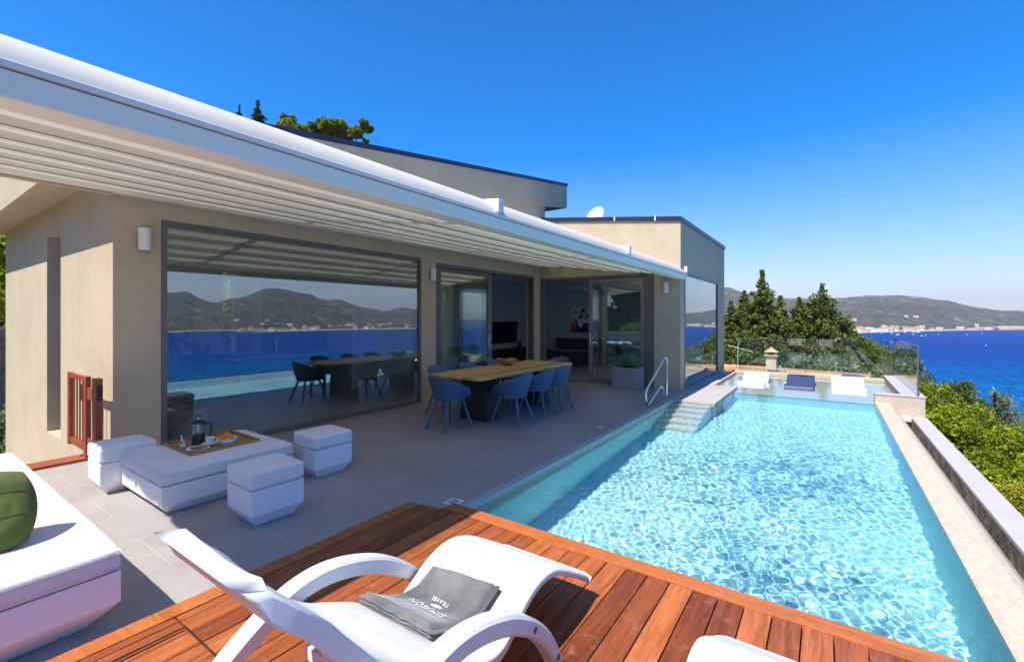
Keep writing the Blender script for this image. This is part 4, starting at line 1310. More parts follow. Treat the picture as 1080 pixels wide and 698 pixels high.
for k in range(2):
    pts = []
    for q in range(13):
        s = q / 12
        pts.append((-1.46 - .035 + .07 * s, 1.495 + (.012 if k else -.002) * math.sin(PI * s) + .004 * s))
    for q in range(12, -1, -1):
        s = q / 12
        pts.append((-1.46 - .035 + .07 * s, 1.495 + (.002 if k else -.011) * math.sin(PI * s) + .004 * s))
    n = len(mb.v)
    for x, y in pts: mb.v.append((x, y, towel_z(x, y) + .0006))
    for q in range(12): mb.face((n + q, n + q + 1, n + 24 - q, n + 25 - q))
mb.build('bird_emblem', THREAD, tb, solid=.0012)

# ------------------------------------------------------------------ dining table and chairs
dt = thing('dining_table', 'long teak topped dining table on black pedestals under the pergola', 'table', (-4.74, 6.7, 0))
TT = 0.75
out_ = []
for a, b in ((-5.30, 5.21), (-4.17, 5.19), (-4.17, 8.20), (-5.30, 8.20)): out_.append((a, b))
ol = []
for k in range(13):
    t = k / 12; ol.append((-5.26 + 1.05 * t, 5.23 - 0.035 * math.sin(PI * t)))
for k in range(1, 20):
    t = k / 19; ol.append((-4.21 + .035 * math.sin(PI * t), 5.23 + 2.93 * t))
for k in range(1, 13):
    t = k / 12; ol.append((-4.21 - 1.05 * t, 8.16 + .035 * math.sin(PI * t)))
for k in range(1, 19):
    t = k / 19; ol.append((-5.26 - .035 * math.sin(PI * t), 8.16 - 2.93 * t))
mb = MB(); br = random.Random(5)
# planks cut to the outline
def clip(poly, xlo, xhi):
    def half(poly, xc, keep):
        r = []
        for i in range(len(poly)):
            a, b = poly[i], poly[(i + 1) % len(poly)]
            ia, ib = keep(a[0]), keep(b[0])
            if ia: r.append(a)
            if ia != ib:
                t = (xc - a[0]) / (b[0] - a[0]); r.append((xc, a[1] + t * (b[1] - a[1])))
        return r
    return half(half(poly, xlo, lambda x: x >= xlo), xhi, lambda x: x <= xhi)
nb_ = 9
for k in range(nb_):
    w_ = 1.12 / nb_
    p_ = clip(ol, -5.297 + k * w_ + .0008, -5.297 + (k + 1) * w_ - .0008)
    if len(p_) > 2:
        mb.cur = br.random() * .7 + .2; mb.prism(p_, 2, TT - .038, TT)
mb.build('tabletop', TEAK, dt, bevel=.002)
for y0, y1 in ((5.66, 5.98), (7.25, 7.57)):
    mb = MB(); mb.frustum((-4.70, (y0 + y1) / 2, 0), (.28, .16), (-4.70, (y0 + y1) / 2, TT - .09), (.25, .14)); mb.build('pedestal', BLACKM, dt, bevel=.004)
mb = MB(); mb.box((-4.9, 5.5, TT - .09), (-4.5, 7.75, TT - .0385)); mb.build('under_frame', BLACKM, dt)

def make_chair():
    t = thing('dining_chair', '', 'chair', (0, 0, 0))
    mb = MB(); N, M = 44, 12
    def shell(u, v):
        ph = R(-128 + 256 * u)
        a = abs(ph) / R(128)
        ztop = 0.815 - 0.165 * min(1, a / .72) ** 1.6
        if a > .72: ztop -= (a - .72) / .28 * 0.11 * ((a - .72) / .28)
        if a > .94: ztop -= 0.06 * ((a - .94) / .06) ** 2
        zb = 0.445 - 0.02 * math.cos(ph)
        z = zb + (ztop - zb) * v
        rx = 0.215 + 0.085 * v ** .8; ry = 0.205 + 0.09 * v ** .9
        x = rx * math.sin(ph); y = -ry * math.cos(ph) - 0.035 * v * max(0, math.cos(ph))
        if abs(ph) > R(90): y = ry * 1.15 * -math.cos(ph)
        return (x, y, z)
    mb.grid(shell, N, M)
    mb.build('backrest', BLUEP, t, smooth='all', solid=.011, soff=0, bevel=.003)
    mb = MB()
    def seat(u, v):
        w_ = 2 * PI * u; r = v
        x = .232 * r * math.copysign(abs(math.cos(w_)) ** .75, math.cos(w_)); y = .225 * r * math.copysign(abs(math.sin(w_)) ** .75, math.sin(w_)) + .01
        return (x, y, .445 - .018 * (1 - r * r) + .002)
    mb.grid(seat, 36, 6); mb.build('seat', BLUEP, t, smooth='all', solid=.016, soff=0)
    for sx in (-1, 1):
        for sy in (-1, 1):
            topx, topy, botx, boty = (.13, .13, .245, .235) if sy > 0 else (.10, -.15, .205, -.285)
            zt = .44
            pts = smoothpath([(sx * topx * .5, sy * abs(topy) * .55, zt), (sx * topx, topy, zt - .02), (sx * (topx + (botx - topx) * .35), topy + (boty - topy) * .35, zt - .15), (sx * botx, boty, 0.0)], 6)
            m = MB(); m.tube(pts, [.014 + .006 * math.sin(PI * min(1, i / (len(pts) - 1) * 1.1)) * (1 - i / len(pts)) + .003 for i in range(len(pts))], 10)
            m.build('leg', BLUEP, t, smooth=True, angle=60)
    return t
ch = make_chair()
cg = 'slate blue armchairs round the dining table'
# rotation 0 faces +Y
spots = [(-4.66, 5.06, R(-4), 'slate blue armchair at the table end facing the pool steps, nearest the picture window wall'),
         (-4.04, 5.82, R(86), 'slate blue armchair first along the pool side of the table, nearest the camera end'),
         (-4.06, 6.56, R(91), 'slate blue armchair in the middle of the pool side of the table'),
         (-4.08, 7.18, R(90), 'slate blue armchair last along the pool side of the table, by the living room'),
         (-5.42, 5.80, R(-92), 'slate blue armchair first along the house side, half hidden behind the table end'),
         (-5.42, 6.60, R(-89), 'slate blue armchair in the middle of the house side, only its back rim showing'),
         (-5.42, 7.42, R(-90), 'slate blue armchair last along the house side, behind the woven basket'),
         (-4.72, 8.36, R(181), 'slate blue armchair at the far table end facing the lounge furniture')]
for i, (x, y, a, lb) in enumerate(spots):
    if i == 0:
        c = ch; c.location = (x, y, 0); c.rotation_euler = (0, 0, a); c['label'] = lb; c['group'] = cg
    else:
        dup(ch, (x, y, 0), a, lb, cg)
# basket
bk = thing('woven_basket', 'shallow woven boat shaped basket on the teak dining table', 'basket', (-5.0, 7.02, TT))
mb = MB()
def bask(u, v):
    wv = 2 * PI * u; r = v
    z = .012 + .085 * r ** 2.2 + .03 * r * r * math.cos(2 * wv) ** 2 + .004 * math.sin(wv * 26 + (6 if int(r * 8) % 2 else 0))
    return (-5.0 + .20 * r * math.cos(wv) * 1.0, 7.02 + .20 * r * math.sin(wv) * .8, TT + z)
mb.grid(bask, 90, 9); mb.build('bowl_body', WICKER, bk, smooth='all', solid=.010)
mb = MB()
mb.tube([(-5.0 + .2 * math.cos(w_), 7.02 + .16 * math.sin(w_), TT + .097 + .03 * math.cos(2 * w_) ** 2) for w_ in [2 * PI * k / 40 for k in range(41)]], .009, 7)
mb.build('rolled_rim', WICKER, bk, smooth='all')

# planter with an agave, pool handrail
pt_ = thing('planter', 'square concrete planter beside the corner door', 'planter', (-3.86, 10.33, 0))
mb = MB(); x0, x1, y0, y1, zt = -4.15, -3.57, 10.05, 10.62, .50
mb.box((x0, y0, 0.0), (x1, y1, .44)); mb.box((x0, y0, .44), (x1, y0 + .04, zt)); mb.box((x0, y1 - .04, .44), (x1, y1, zt)); mb.box((x0, y0 + .04, .44), (x0 + .04, y1 - .04, zt)); mb.box((x1 - .04, y0 + .04, .44), (x1, y1 - .04, zt))
mb.build('planter_box', PLANTERM, pt_, bevel=.008)
mb = MB(); mb.box((x0 + .04, y0 + .04, .441), (x1 - .04, y1 - .04, .465)); mb.build('soil', BARK, pt_)
ag = thing('agave_plant', 'green rosette agave growing in the square concrete planter', 'plant', (-3.86, 10.33, .465))
ar = random.Random(4)
mb = MB()
for k in range(46):
    az = k * 2.39996; el = R(12 + 68 * (k / 46)); L = .27 + .12 * (1 - k / 46) + .04 * ar.random()
    mb.cur = .2 + .8 * ar.random()
    d = Vector((math.cos(az) * math.cos(el), math.sin(az) * math.cos(el), math.sin(el)))
    sd_ = Vector((-math.sin(az), math.cos(az), 0)); up = sd_.cross(d)
    prev = None; o = Vector((-3.86, 10.33, .47 + .04 * k / 46))
    for q in range(6):
        s = q / 5
        wd = .042 * (1 - s) ** .8 * (1 + 1.2 * s * (1 - s)) + .001
        c0 = o + d * L * s + Vector((0, 0, .10 * L * s * s)) 
        row = (c0 - sd_ * wd + up * (-.012 * (1 - s)) * -1, c0, c0 + sd_ * wd + up * .012 * (1 - s))
        if prev:
            mb.quad(prev[0], prev[1], row[1], row[0]); mb.quad(prev[1], prev[2], row[2], row[1])
        prev = row
mb.build('leaves', L_AGAVE, ag, solid=.006)
hr = thing('pool_handrail', 'bent stainless steel handrail beside the pool steps', 'handrail', (-2.76, 9.3, 0))
pts = [(9.395, 0.0), (9.35, 0.16), (9.26, 0.245), (9.13, 0.262), (9.03, 0.232), (8.72, .122), (8.44, 0.028), (8.335, 0.06), (8.28, 0.15), (8.315, 0.301), (8.70, 0.49), (9.10, 0.67), (9.42, 0.815), (9.53, 0.822), (9.60, 0.76), (9.61, 0.62), (9.60, 0.3), (9.595, 0.0)]
mb = MB(); mb.tube(smoothpath([(-2.765, y, z) for y, z in pts], 6), .021, 12); mb.build('tube_rail', STEEL, hr, smooth='all')
for yy in (9.395, 9.595):
    mb = MB(); mb.lathe([(0, .012), (.03, .012), (.042, .004), (.042, 0.0), (0, 0)], (-2.765, yy, 0), 20); mb.build('floor_flange', STEEL, hr, smooth=True)

# pool-edge sign and anchor ring
sg = thing('pool_sign', 'small white enamel plate with dark swimmer pictogram set beside the pool coping', 'sign', (-2.75, 3.045, 0))
mb = MB(); mb.box((-2.83, 2.98, .0005), (-2.69, 3.12, .005)); sgp = mb.build('plate', SIGNW, sg, bevel=.002)
mb = MB(); z0, z1 = .0052, .0062
def spr(pts): mb.prism([(-2.76 + a, 3.05 + b) for a, b in pts], 2, z0, z1)
spr([(-.05, -.045), (.05, -.045), (.05, -.032), (-.05, -.032)]); spr([(-.05, -.020), (-.02, -.012), (.02, -.020), (.05, -.012), (.05, -.003), (.02, -.010), (-.02, -.002), (-.05, -.010)])
spr([(-.04, .012), (.01, .010), (.03, .030), (.02, .038), (-.002, .024), (-.04, .024)])
spr([(.036 + .010 * math.cos(q * PI / 5), .018 + .010 * math.sin(q * PI / 5)) for q in range(10)])
spr([(-.045, .046), (-.01, .046), (-.01, .056), (-.045, .056)])
mb.build('pictogram', SIGNB, sgp)
mb = MB()
rg = [(-2.80 + .05 * math.cos(2 * PI * k / 24), 6.33 + .05 * math.sin(2 * PI * k / 24), .012) for k in range(25)]
mb.tube(rg, .010, 8)
tag(mb.build('floor_anchor_ring', STEEL, None, smooth='all'), 'small steel ring anchor set in the terrace at the pool edge', 'anchor ring')

# red wooden gate by the villa corner
gt = thing('wooden_gate', 'folded open red stained slatted gate against the sunny side wall', 'gate', (-6.9, 1.42, 0))
mb = MB()
xa, xb2, yg, zb, zt = -7.27, -6.52, 1.42, .19, 1.02
mb.box((xa, yg - .03, zb), (xa + .085, yg + .015, zt)); mb.box((xb2 - .09, yg - .03, zb - .03), (xb2, yg + .015, zt)); mb.box((xa + .085, yg - .025, zt - .06), (xb2 - .09, yg + .01, zt - .005)); mb.box((xa + .085, yg - .025, zb + .02), (xb2 - .09, yg + .01, zb + .09))
mb.build('gate_frame', GATEW, gt, bevel=.004)
for k in range(4):
    x = xa + .155 + k * .118
    mb = MB(); mb.box((x, yg - .010, zb + .09), (x + .018, yg + .004, zt - .06)); mb.build('slat', GATEW, gt, bevel=.003)
mb = MB(); mb.box((xa + .30, yg + .012, .72), (xa + .40, yg + .03, .90)); mb.build('latch', BLACKM, gt)
gp = thing('gate_post', 'red stained wooden gate post standing behind the partly sunlit pouf', 'post', (-6.22, 1.42, 0))
mb = MB(); mb.box((-6.30, 1.39, 0.0), (-6.17, 1.45, 1.02)); mb.build('post_body', GATEW, gp, bevel=.004)
for z_ in (.24, .78):
    mb = MB(); mb.box((-6.515, 1.40, z_), (-6.302, 1.435, z_ + .12)); mb.build('hinge_rail', GATEW, gp)
mb = MB(); mb.box((-6.169, 1.40, .80), (-6.14, 1.44, .95)); mb.build('hinge', BLACKM, gp)

# ------------------------------------------------------------------ in-water loungers on the tanning shelf
def shelf_lounger(x0, x1, y0, mat, label):
    t = thing('shelf_lounger', label, 'pool lounger', ((x0 + x1) / 2, y0 + .6, -.26), 'low loungers lying in the shallow water')
    pr = [(0.0, -.20), (.02, -.02), (.10, .035), (.22, .03), (.42, -.07), (.60, -.10), (.75, -.06), (1.0, .06), (1.22, .145), (1.34, .17)]
    pp = [(p.x, p.y) for p in smoothpath([(a, b, 0) for a, b in pr], 5)]
    mb = MB(); outl = [(y0 + a, b) for a, b in pp] + [(y0 + 1.36, .11), (y0 + 1.25, -.255), (y0 + .02, -.255)]
    mb.prism(outl, 0, x0, x1); mb.build('body', mat, t, smooth=True, angle=35, bevel=.012)
    mb = MB(); mb.box((x0 + .12, y0 + 1.20, .148), (x1 - .12, y0 + 1.27, .178)); mb.build('head_roll', mat, t, bevel=.012)
    return t
shelf_lounger(-1.90, -1.30, 12.72, WPLAST, 'low white lounger in the shallow water nearest the house')
shelf_lounger(-0.89, -0.29, 12.72, NAVYP, 'low navy blue lounger in the shallow water between two white ones')
shelf_lounger(.06, .70, 12.78, WPLAST, 'low white lounger in the shallow water nearest the glass corner')

# ------------------------------------------------------------------ living room seen through the doors
tv = thing('television', 'wall hung black television seen through the open sliding door', 'television', (-10.3, 14.4, 1.1))
mb = MB(); mb.prism([(-10.33, .68), (-10.29, .67), (-10.20, 1.50), (-10.24, 1.51)], 1, 13.5, 15.1); mb.build('screen', SCREEN, tv)
mb = MB(); mb.box((-10.4, 14.2, .98), (-10.27, 14.4, 1.15)); mb.build('bracket', BLACKM, tv)
sfa = thing('sofa', 'low charcoal sofa under the painting in the living room', 'sofa', (-7.5, 15.0, 0))
mb = MB(); mb.box((-8.6, 14.55, .08), (-6.0, 15.45, .30)); mb.build('sofa_base', CHAR, sfa, bevel=.03)
for x0 in (-8.58, -7.72, -6.86):
    softbox(x0, x0 + .84, 14.5, 15.2, .30, .46, .012, 10).build('seat_cushion', CHAR, sfa, smooth='all')
    softbox(x0, x0 + .84, 15.2, 15.44, .44, .88, .004, 10, .06).build('back_cushion', CHAR, sfa, smooth='all')
lt = thing('side_table', 'dark low wooden table in front of the charcoal sofa', 'side table', (-7.2, 13.6, 0))
mb = MB(); mb.box((-7.7, 13.3, .34), (-6.6, 13.9, .38)); mb.build('tabletop', DARKWD, lt, bevel=.005)
for x in (-7.6, -6.72):
    for y in (13.36, 13.8):
        mb = MB(); mb.box((x, y, 0.002), (x + .04, y + .04, .34)); mb.build('leg', DARKWD, lt)
pa = thing('painting', 'pale canvas painting of dark blue birds above red and blue blocks', 'painting', (-7.6, 15.47, 1.55))
PXa, PXb, PZa, PZb, PYf = -8.02, -7.16, 1.10, 2.06, 15.45
mb = MB(); mb.box((PXa, PYf, PZa), (PXb, 15.498, PZb)); cv = mb.build('canvas', CANVW, pa)
def art(mat, polys, name):
    mb = MB()
    for k, p in enumerate(polys): mb.prism([(PXa + a * (PXb - PXa), PZa + b * (PZb - PZa)) for a, b in p], 1, PYf - .003 - .0004 * k, PYf - .0005)
    mb.build(name, mat, cv)
art(PRED, [[(0, 0), (.36, 0), (.42, .16), (.34, .29), (0, .30)]], 'red_block')
art(PGREEN, [[(0, .305), (.22, .305), (.16, .37), (0, .39)]], 'green_band')
def birdp(x, y, s):
    return [(x - s, y - .5 * s), (x - .2 * s, y - .1 * s), (x - .1 * s, y + .75 * s), (x + .2 * s, y + .25 * s), (x + s, y + .55 * s), (x + .55 * s, y - .05 * s), (x + .9 * s, y - .5 * s), (x + .1 * s, y - .35 * s), (x - .5 * s, y - .8 * s)]
art(PBLUE, [birdp(.55, .85, .17), birdp(.47, .64, .16), birdp(.80, .66, .15), birdp(.22, .80, .10), [(.18, .46), (.28, .48), (.34, .27), (.5, .16), (.62, .36), (1.0, .34), (1.0, .18), (.8, .14), (.86, 0), (.34, 0), (.36, .12), (.24, .26)]], 'blue_shapes')
fan = thing('ceiling_fan', 'white ceiling fan with three blades at rest in the living room', 'fan', (-6.26, 13.0, 2.95))
mb = MB(); mb.tube([(-6.26, 13.0, 2.95), (-6.26, 13.0, 2.66)], .02, 10); mb.build('down_rod', WHITEM, fan, smooth=True)
mb = MB(); mb.lathe([(0, -.13), (.06, -.12), (.10, -.05), (.10, .0), (.05, .05), (0, .05)], (-6.26, 13.0, 2.60), 20); mb.build('motor', WHITEM, fan, smooth=True)
for k in range(3):
    wv = R(200 + 120 * k); d = Vector((math.cos(wv), math.sin(wv), 0)); n_ = Vector((-d.y, d.x, .25)).normalized()
    o = Vector((-6.26, 13, 2.57))
    mb = MB(); mb.quad(o + d * .1 - n_ * .05, o + d * .75 - n_ * .075, o + d * .75 + n_ * .075, o + d * .1 + n_ * .05); mb.build('blade', WHITEM, fan, solid=.01)
def indoor_plant(x, y, label, h=1.7, seed=1, nl=34, rl=.65):
    t = thing('potted_plant', label, 'plant', (x, y, 0.0))
    r_ = random.Random(seed)
    mb = MB(); mb.lathe([(0, .003), (.19, .003), (.27, .20), (.27, .42), (.25, .42), (.24, .34), (0, .34)], (x, y, 0), 24); mb.build('pot', PLANTERM, t, smooth=True)
    st = MB(); lf = MB()
    tops = []
    for k in range(3):
        dx, dy = r_.uniform(-.08, .08), r_.uniform(-.08, .08); hh = h * (.6 + .2 * k)
        st.tube([(x + dx, y + dy, .34), (x + dx * 2, y + dy * 2, hh)], [.022, .014], 7); tops.append(Vector((x + dx * 2, y + dy * 2, hh)))
    for o in tops:
        for k in range(nl):
            az = r_.uniform(0, 2 * PI); el = R(r_.uniform(-10, 75)); L = rl * r_.uniform(.6, 1.1)
            lf.cur = r_.random(); d = Vector((math.cos(az) * math.cos(el), math.sin(az) * math.cos(el), math.sin(el))); s_2 = Vector((-math.sin(az), math.cos(az), 0))
            pv = None
            for q in range(6):
                s = q / 5; c0 = o + d * L * s + Vector((0, 0, -.55 * L * s * s)); wd = .03 * math.sin(PI * min(.98, .12 + s * .86))
                if pv: lf.quad(pv[0], pv[1], c0 + s_2 * wd, c0 - s_2 * wd)
                pv = (c0 - s_2 * wd, c0 + s_2 * wd)
    st.build('stem', BARK, t, smooth=True); lf.build('leaves', L_INDOOR, t)
    return t
indoor_plant(-7.2, 2.55, 'tall leafy potted plant just inside the big picture window', 1.65, 2, 40, .6)
indoor_plant(-9.3, 15.0, 'dark potted plant beside the charcoal sofa', 1.3, 5, 22, .55)
indoor_plant(-7.25, 7.45, 'small potted plant inside behind the closed sliding door leaf', .6, 9, 16, .4)
sb = thing('sideboard', 'low dark sideboard under the wall television', 'sideboard', (-10.15, 14.2, 0))
mb = MB(); mb.box((-10.39, 13.0, .12), (-9.95, 15.3, .46)); mb.build('cabinet', DARKWD, sb, bevel=.004)
mb = MB(); mb.box((-10.3, 13.1, .004), (-10.05, 15.2, .12)); mb.build('plinth', BLACKM, sb)
sp = thing('round_speaker', 'small dark round topped speaker on the dark sideboard', 'speaker', (-10.1, 15.1, .46))
mb = MB(); mb.lathe([(0, .002), (.07, .002), (.07, .2), (.05, .24), (0, .25)], (-10.12, 15.1, .46), 18); mb.build('speaker_body', BLACKP, sp, smooth=True)
ki = thing('kitchen_island', 'dark kitchen island with thin worktop inside the picture window', 'kitchen island', (-9.0, 4.7, 0))
mb = MB(); mb.box((-9.25, 3.9, .002), (-8.75, 6.0, .88)); mb.build('cabinet', DARKWD, ki)
mb = MB(); mb.box((-9.3, 3.85, .88), (-8.7, 6.05, .92)); mb.build('worktop', PLANTERM, ki, bevel=.004)
mb = MB(); mb.tube(smoothpath([(-9.1, 4.8, .92), (-9.1, 4.8, 1.2), (-9.05, 4.8, 1.25), (-8.92, 4.8, 1.25), (-8.88, 4.8, 1.2)], 5), .014, 8); mb.build('tap', STEEL, ki, smooth=True)
kc = thing('kitchen_cabinets', 'tall dark wall of kitchen cabinets at the rear of the room', 'cabinets', (-10.2, 5.8, 0))
mb = MB(); mb.box((-10.39, 5.15, .002), (-9.85, 6.4, 2.4)); mb.build('cabinet', DARKWD, kc)
mb = MB(); mb.box((-10.39, 2.2, .002), (-9.85, 4.3, .9)); mb.build('base_unit', DARKWD, kc)
# ------------------------------------------------------------------ vegetation
def leaf_quad(mb, o, size, r_, up=0.3, long=1.6):
    d = Vector((r_.gauss(0, 1), r_.gauss(0, 1), r_.gauss(0, 1) + up)).normalized()
    s = d.cross(Vector((r_.gauss(0, 1), r_.gauss(0, 1), r_.gauss(0, 1)))).normalized()
    a, b = d * size * long * .5, s * size * .5
    mb.quad(o - a, o + b * .9, o + a, o - b * .9)
def blob_crown(mb, clumps, n, size, r_, hollow=.6):
    """leaf-sized faces spread through overlapping clumps, denser toward their skins"""
    tot = sum(c[3] ** 2 for c in clumps)
    for cx, cy_, cz, cr, squash in clumps:
        k = int(n * cr ** 2 / tot)
        tone = r_.uniform(-.32, .28)
        for _ in range(k):
            v = Vector((r_.gauss(0, 1), r_.gauss(0, 1), r_.gauss(0, 1))).normalized()
            rr = cr * (hollow + (1 - hollow) * r_.random() ** .7) * (1 + .22 * mnoise.noise(v * 2.2 + Vector((cx, cy_, cz))))
            o = Vector((cx + v.x * rr, cy_ + v.y * rr, cz + v.z * rr * squash))
            mb.cur = min(1, max(0, r_.random() * .75 + .15 + tone))
            leaf_quad(mb, o, size * r_.uniform(.6, 1.3), r_)
def shrub(name, label, cat, x, y, ztop, rad, mat, n=5000, size=.09, seed=1, group=None, spread=1.0, zbase=None, tall=1.0):
    r_ = random.Random(seed)
    zb = land_z(x, y) if zbase is None else zbase
    t = thing(name, label, cat, (x, y, zb), group)
    H = ztop - zb
    cl = []
    for k in range(22):
        a = r_.uniform(0, 2 * PI); q = r_.random() ** .6 * rad * .85 * spread
        cr = rad * r_.uniform(.17, .42)
        zz = zb + H * r_.uniform(.35, 1.0) - cr * .8 * tall - q / rad * H * .18
        cl.append((x + q * math.cos(a), y + q * math.sin(a), max(zz, zb + cr * .4), cr, .85 * tall))
    cl.append((x, y, ztop - rad * .42 * tall, rad * .42, .95 * tall))
    mb = MB(); blob_crown(mb, cl, n, size, r_); mb.build('foliage', mat, t)
    st = MB()
    for c in cl[:6]:
        st.tube(smoothpath([(x, y, zb - .3), (x + (c[0] - x) * .4, y + (c[1] - y) * .4, zb + (c[2] - zb) * .5), (c[0], c[1], c[2])], 3), [.05, .045, .04, .035, .03, .022, .012], 6)
    st.build('stems', BARK, t, smooth=True)
    return t
def conifer(name, label, x, y, zb, h, rad, mat, seed, n=5200, size=.24, group=None, power=1.0, tiers=15, lean=0.0, gap=.15, wexp=1.5):
    r_ = random.Random(seed)
    t = thing(name, label, 'tree', (x, y, zb), group)
    mb = MB(); tk = MB()
    tk.tube([(x, y, zb - .5), (x + lean * .5, y, zb + h * .5), (x + lean, y, zb + h * .97)], [h * .024, h * .015, .02], 8)
    limbs = []
    for i in range(tiers):
        s = (i + .6) / tiers
        z = zb + h * (.08 + .90 * s)
        L = rad * (1 - s) ** power * 1.05 + .12
        nb = 5 if s < .8 else 4
        for k in range(nb):
            if r_.random() < gap: continue
            az = i * 2.4 + k * 2 * PI / nb + r_.uniform(-.4, .4)
            ll = L * r_.uniform(.55, 1.22)
            rise = .28 + .5 * s + r_.uniform(-.15, .15)
            limbs.append((x + lean * s, y, z, az, ll, rise, s))
    tl = sum(l[4] ** wexp for l in limbs)
    for lx, ly, z, az, ll, rise, s in limbs:
        d = Vector((math.cos(az), math.sin(az), rise)); tone = r_.uniform(-.2, .2)
        if ll > rad * .3: tk.tube([(lx, ly, z), tuple(Vector((lx, ly, z)) + d * ll * .9)], [.05, .012], 5)
        for _ in range(int(n * ll ** wexp / tl)):
            q = r_.random() ** .75
            w_ = ll * .31 * (1 - .5 * q) + .06
            o = Vector((lx, ly, z)) + d * ll * (.08 + .95 * q) + Vector((r_.gauss(0, w_ * .6), r_.gauss(0, w_ * .6), r_.gauss(0, w_ * .55)))
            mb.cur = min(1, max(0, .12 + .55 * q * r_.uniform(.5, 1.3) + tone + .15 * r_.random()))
            leaf_quad(mb, o, size * r_.uniform(.6, 1.25), r_, .5, 1.9)
    for _ in range(int(n * .02)):
        mb.cur = r_.random(); leaf_quad(mb, Vector((x + lean + r_.gauss(0, .05), y + r_.gauss(0, .05), zb + h * r_.uniform(.92, 1.03))), size * .7, r_, 2.5, 2.0)
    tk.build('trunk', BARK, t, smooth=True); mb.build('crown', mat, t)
    return t
def at(u, v, d):
    r = ray(u, v); return (r[0] * d, r[1] * d, CAMH + r[2] * d)
# conifers beyond the tiled roof
tg = 'conifers beyond the neighbouring tiled roof'
for i, (u, v, d, rad, lab, pw) in enumerate([
        (771, 322, 30, 1.7, 'dark conifer partly hidden by the pool-side corner of the villa', 1.0),
        (785, 311, 31, 1.6, 'pointed conifer between the villa corner and the tallest conifer', 1.0),
        (804, 290, 30, 2.0, 'tallest dark conifer with a ragged double top behind the tiled roof', 1.0),
        (823, 316, 33, 1.6, 'slender conifer just seaward of the tallest one', 1.0),
        (843, 318, 30, 1.8, 'middle conifer with a blunt bushy top between two taller trees', .95),
        (867, 304, 31, 2.7, 'broad bright-edged conifer nearest the open sea with tiers of branches', .95),
        (888, 338, 33, 2.0, 'lower conifer at the seaward flank of the broad one', .85)]):
    x, y, zt = at(u, v, d); zb = -5.2 if i < 5 else -6.0
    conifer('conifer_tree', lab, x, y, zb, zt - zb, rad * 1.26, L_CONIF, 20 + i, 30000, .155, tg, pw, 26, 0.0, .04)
for i, (u, v, d, rad, m, lab, nm, ct) in enumerate([
        (904, 350, 33, 3.2, L_CONIF, 'dark rounded pine on the slope behind the balustrade glass', 'pine_tree', 'tree'),
        (927, 365, 33, 2.8, L_DARK, 'low dark pine at the seaward end of the tree belt', 'pine_tree', 'tree'),
        (846, 374, 26, 1.8, L_OLIVE, 'pale grey olive tree behind the middle balustrade panel', 'olive_tree', 'tree'),
        (884, 376, 25, 2.0, L_OLIVE, 'rounded grey green olive bush just beyond the glass', 'olive_bush', 'bush'),
        (912, 386, 24, 1.7, L_OLIVE, 'silvery shrub between the olive bush and the glass corner', 'silver_shrub', 'shrub'),
        (790, 366, 27, 2.0, L_CONIF, 'dark evergreen bush behind the cream chimney', 'evergreen_bush', 'bush'),
        (825, 364, 28, 2.2, L_DARK, 'deep green thicket bush below the tallest conifer', 'thicket_bush', 'bush'),
        (864, 362, 29, 2.4, L_DARK, 'dense shadowy bush under the broad conifer', 'shadowy_bush', 'bush'),
        (944, 388, 24, 1.7, L_DARK, 'small dark bush at the foot of the glass corner', 'small_bush', 'bush')]):
    x, y, zt = at(u, v, d)
    shrub(nm, lab, ct, x, y, zt, rad, m, 14000, .13 if d > 20 else .10, 60 + i, None, 1.1, min(-4.2, zt - rad * 1.6))
# shrubs below the parapet
for i, (u, v, d, rad, m, lab, nm, sz) in enumerate([
        (985, 402, 13.0, 1.35, L_LIME, 'bright green shrub right behind the shelf end wall', 'green_shrub', .085),
        (1003, 428, 12.0, 1.0, L_LIME, 'bright green shrub in front of the dark juniper', 'green_shrub', .085),
        (1032, 440, 13.5, 1.2, L_DARK, 'dark feathery shrub at the base of the juniper', 'feathery_shrub', .075),
        (1078, 446, 10.0, 1.3, L_LIME, 'large glossy bright shrub against the deep blue sea', 'glossy_shrub', .085),
        (1040, 470, 9.2, 1.0, L_LIME, 'leafy bright shrub pressing against the parapet cap', 'leafy_shrub', .08),
        (1075, 505, 7.4, .95, L_YEL, 'yellowing shrub beside the nearest stretch of parapet', 'yellow_shrub', .065),
        (1108, 470, 8.5, 1.2, L_LIME, 'tall green shrub farthest from the villa below the parapet', 'tall_shrub', .08)]):
    x, y, zt = at(u, v, d)
    shrub(nm, lab, 'shrub', x, y, zt, rad, m, 17000, sz * .6, 80 + i, None, 1.0, zt - 2.2)
x, y, zt = at(1015, 405, 14); conifer('juniper_tree', 'dark spiky juniper rising above the shrubs by the parapet', x, y, zt - 2.6, 2.6, .65, L_DARK, 131, 12000, .05, None, .6, 14)
x, y, zt = at(1034, 416, 14.5); conifer('juniper_tree', 'wispy brownish juniper leaning seaward beside the dark spiky one', x, y, zt - 2.4, 2.4, .8, L_OLIVE, 132, 9000, .045, None, .5, 12, .35, .3)
mb = MB(); gr = random.Random(21)
for _ in range(26000):
    y = gr.uniform(3, 42); x = 1.75 + gr.random() ** 1.3 * 9 - max(0, y - 14) * .16
    if y > 22 and x < 0: continue
    z = land_z(x, y)
    c_ = mnoise.noise(Vector((x * .5, y * .5, 1)))
    mb.cur = min(1, max(0, .5 + .5 * c_ + gr.uniform(-.3, .3)))
    leaf_quad(mb, Vector((x, y, z + .1 + .65 * gr.random() * (1 + c_))), .13 * gr.uniform(.6, 1.3), gr, .6)
struct(mb.build('ground_cover', L_DARK), 'stuff')
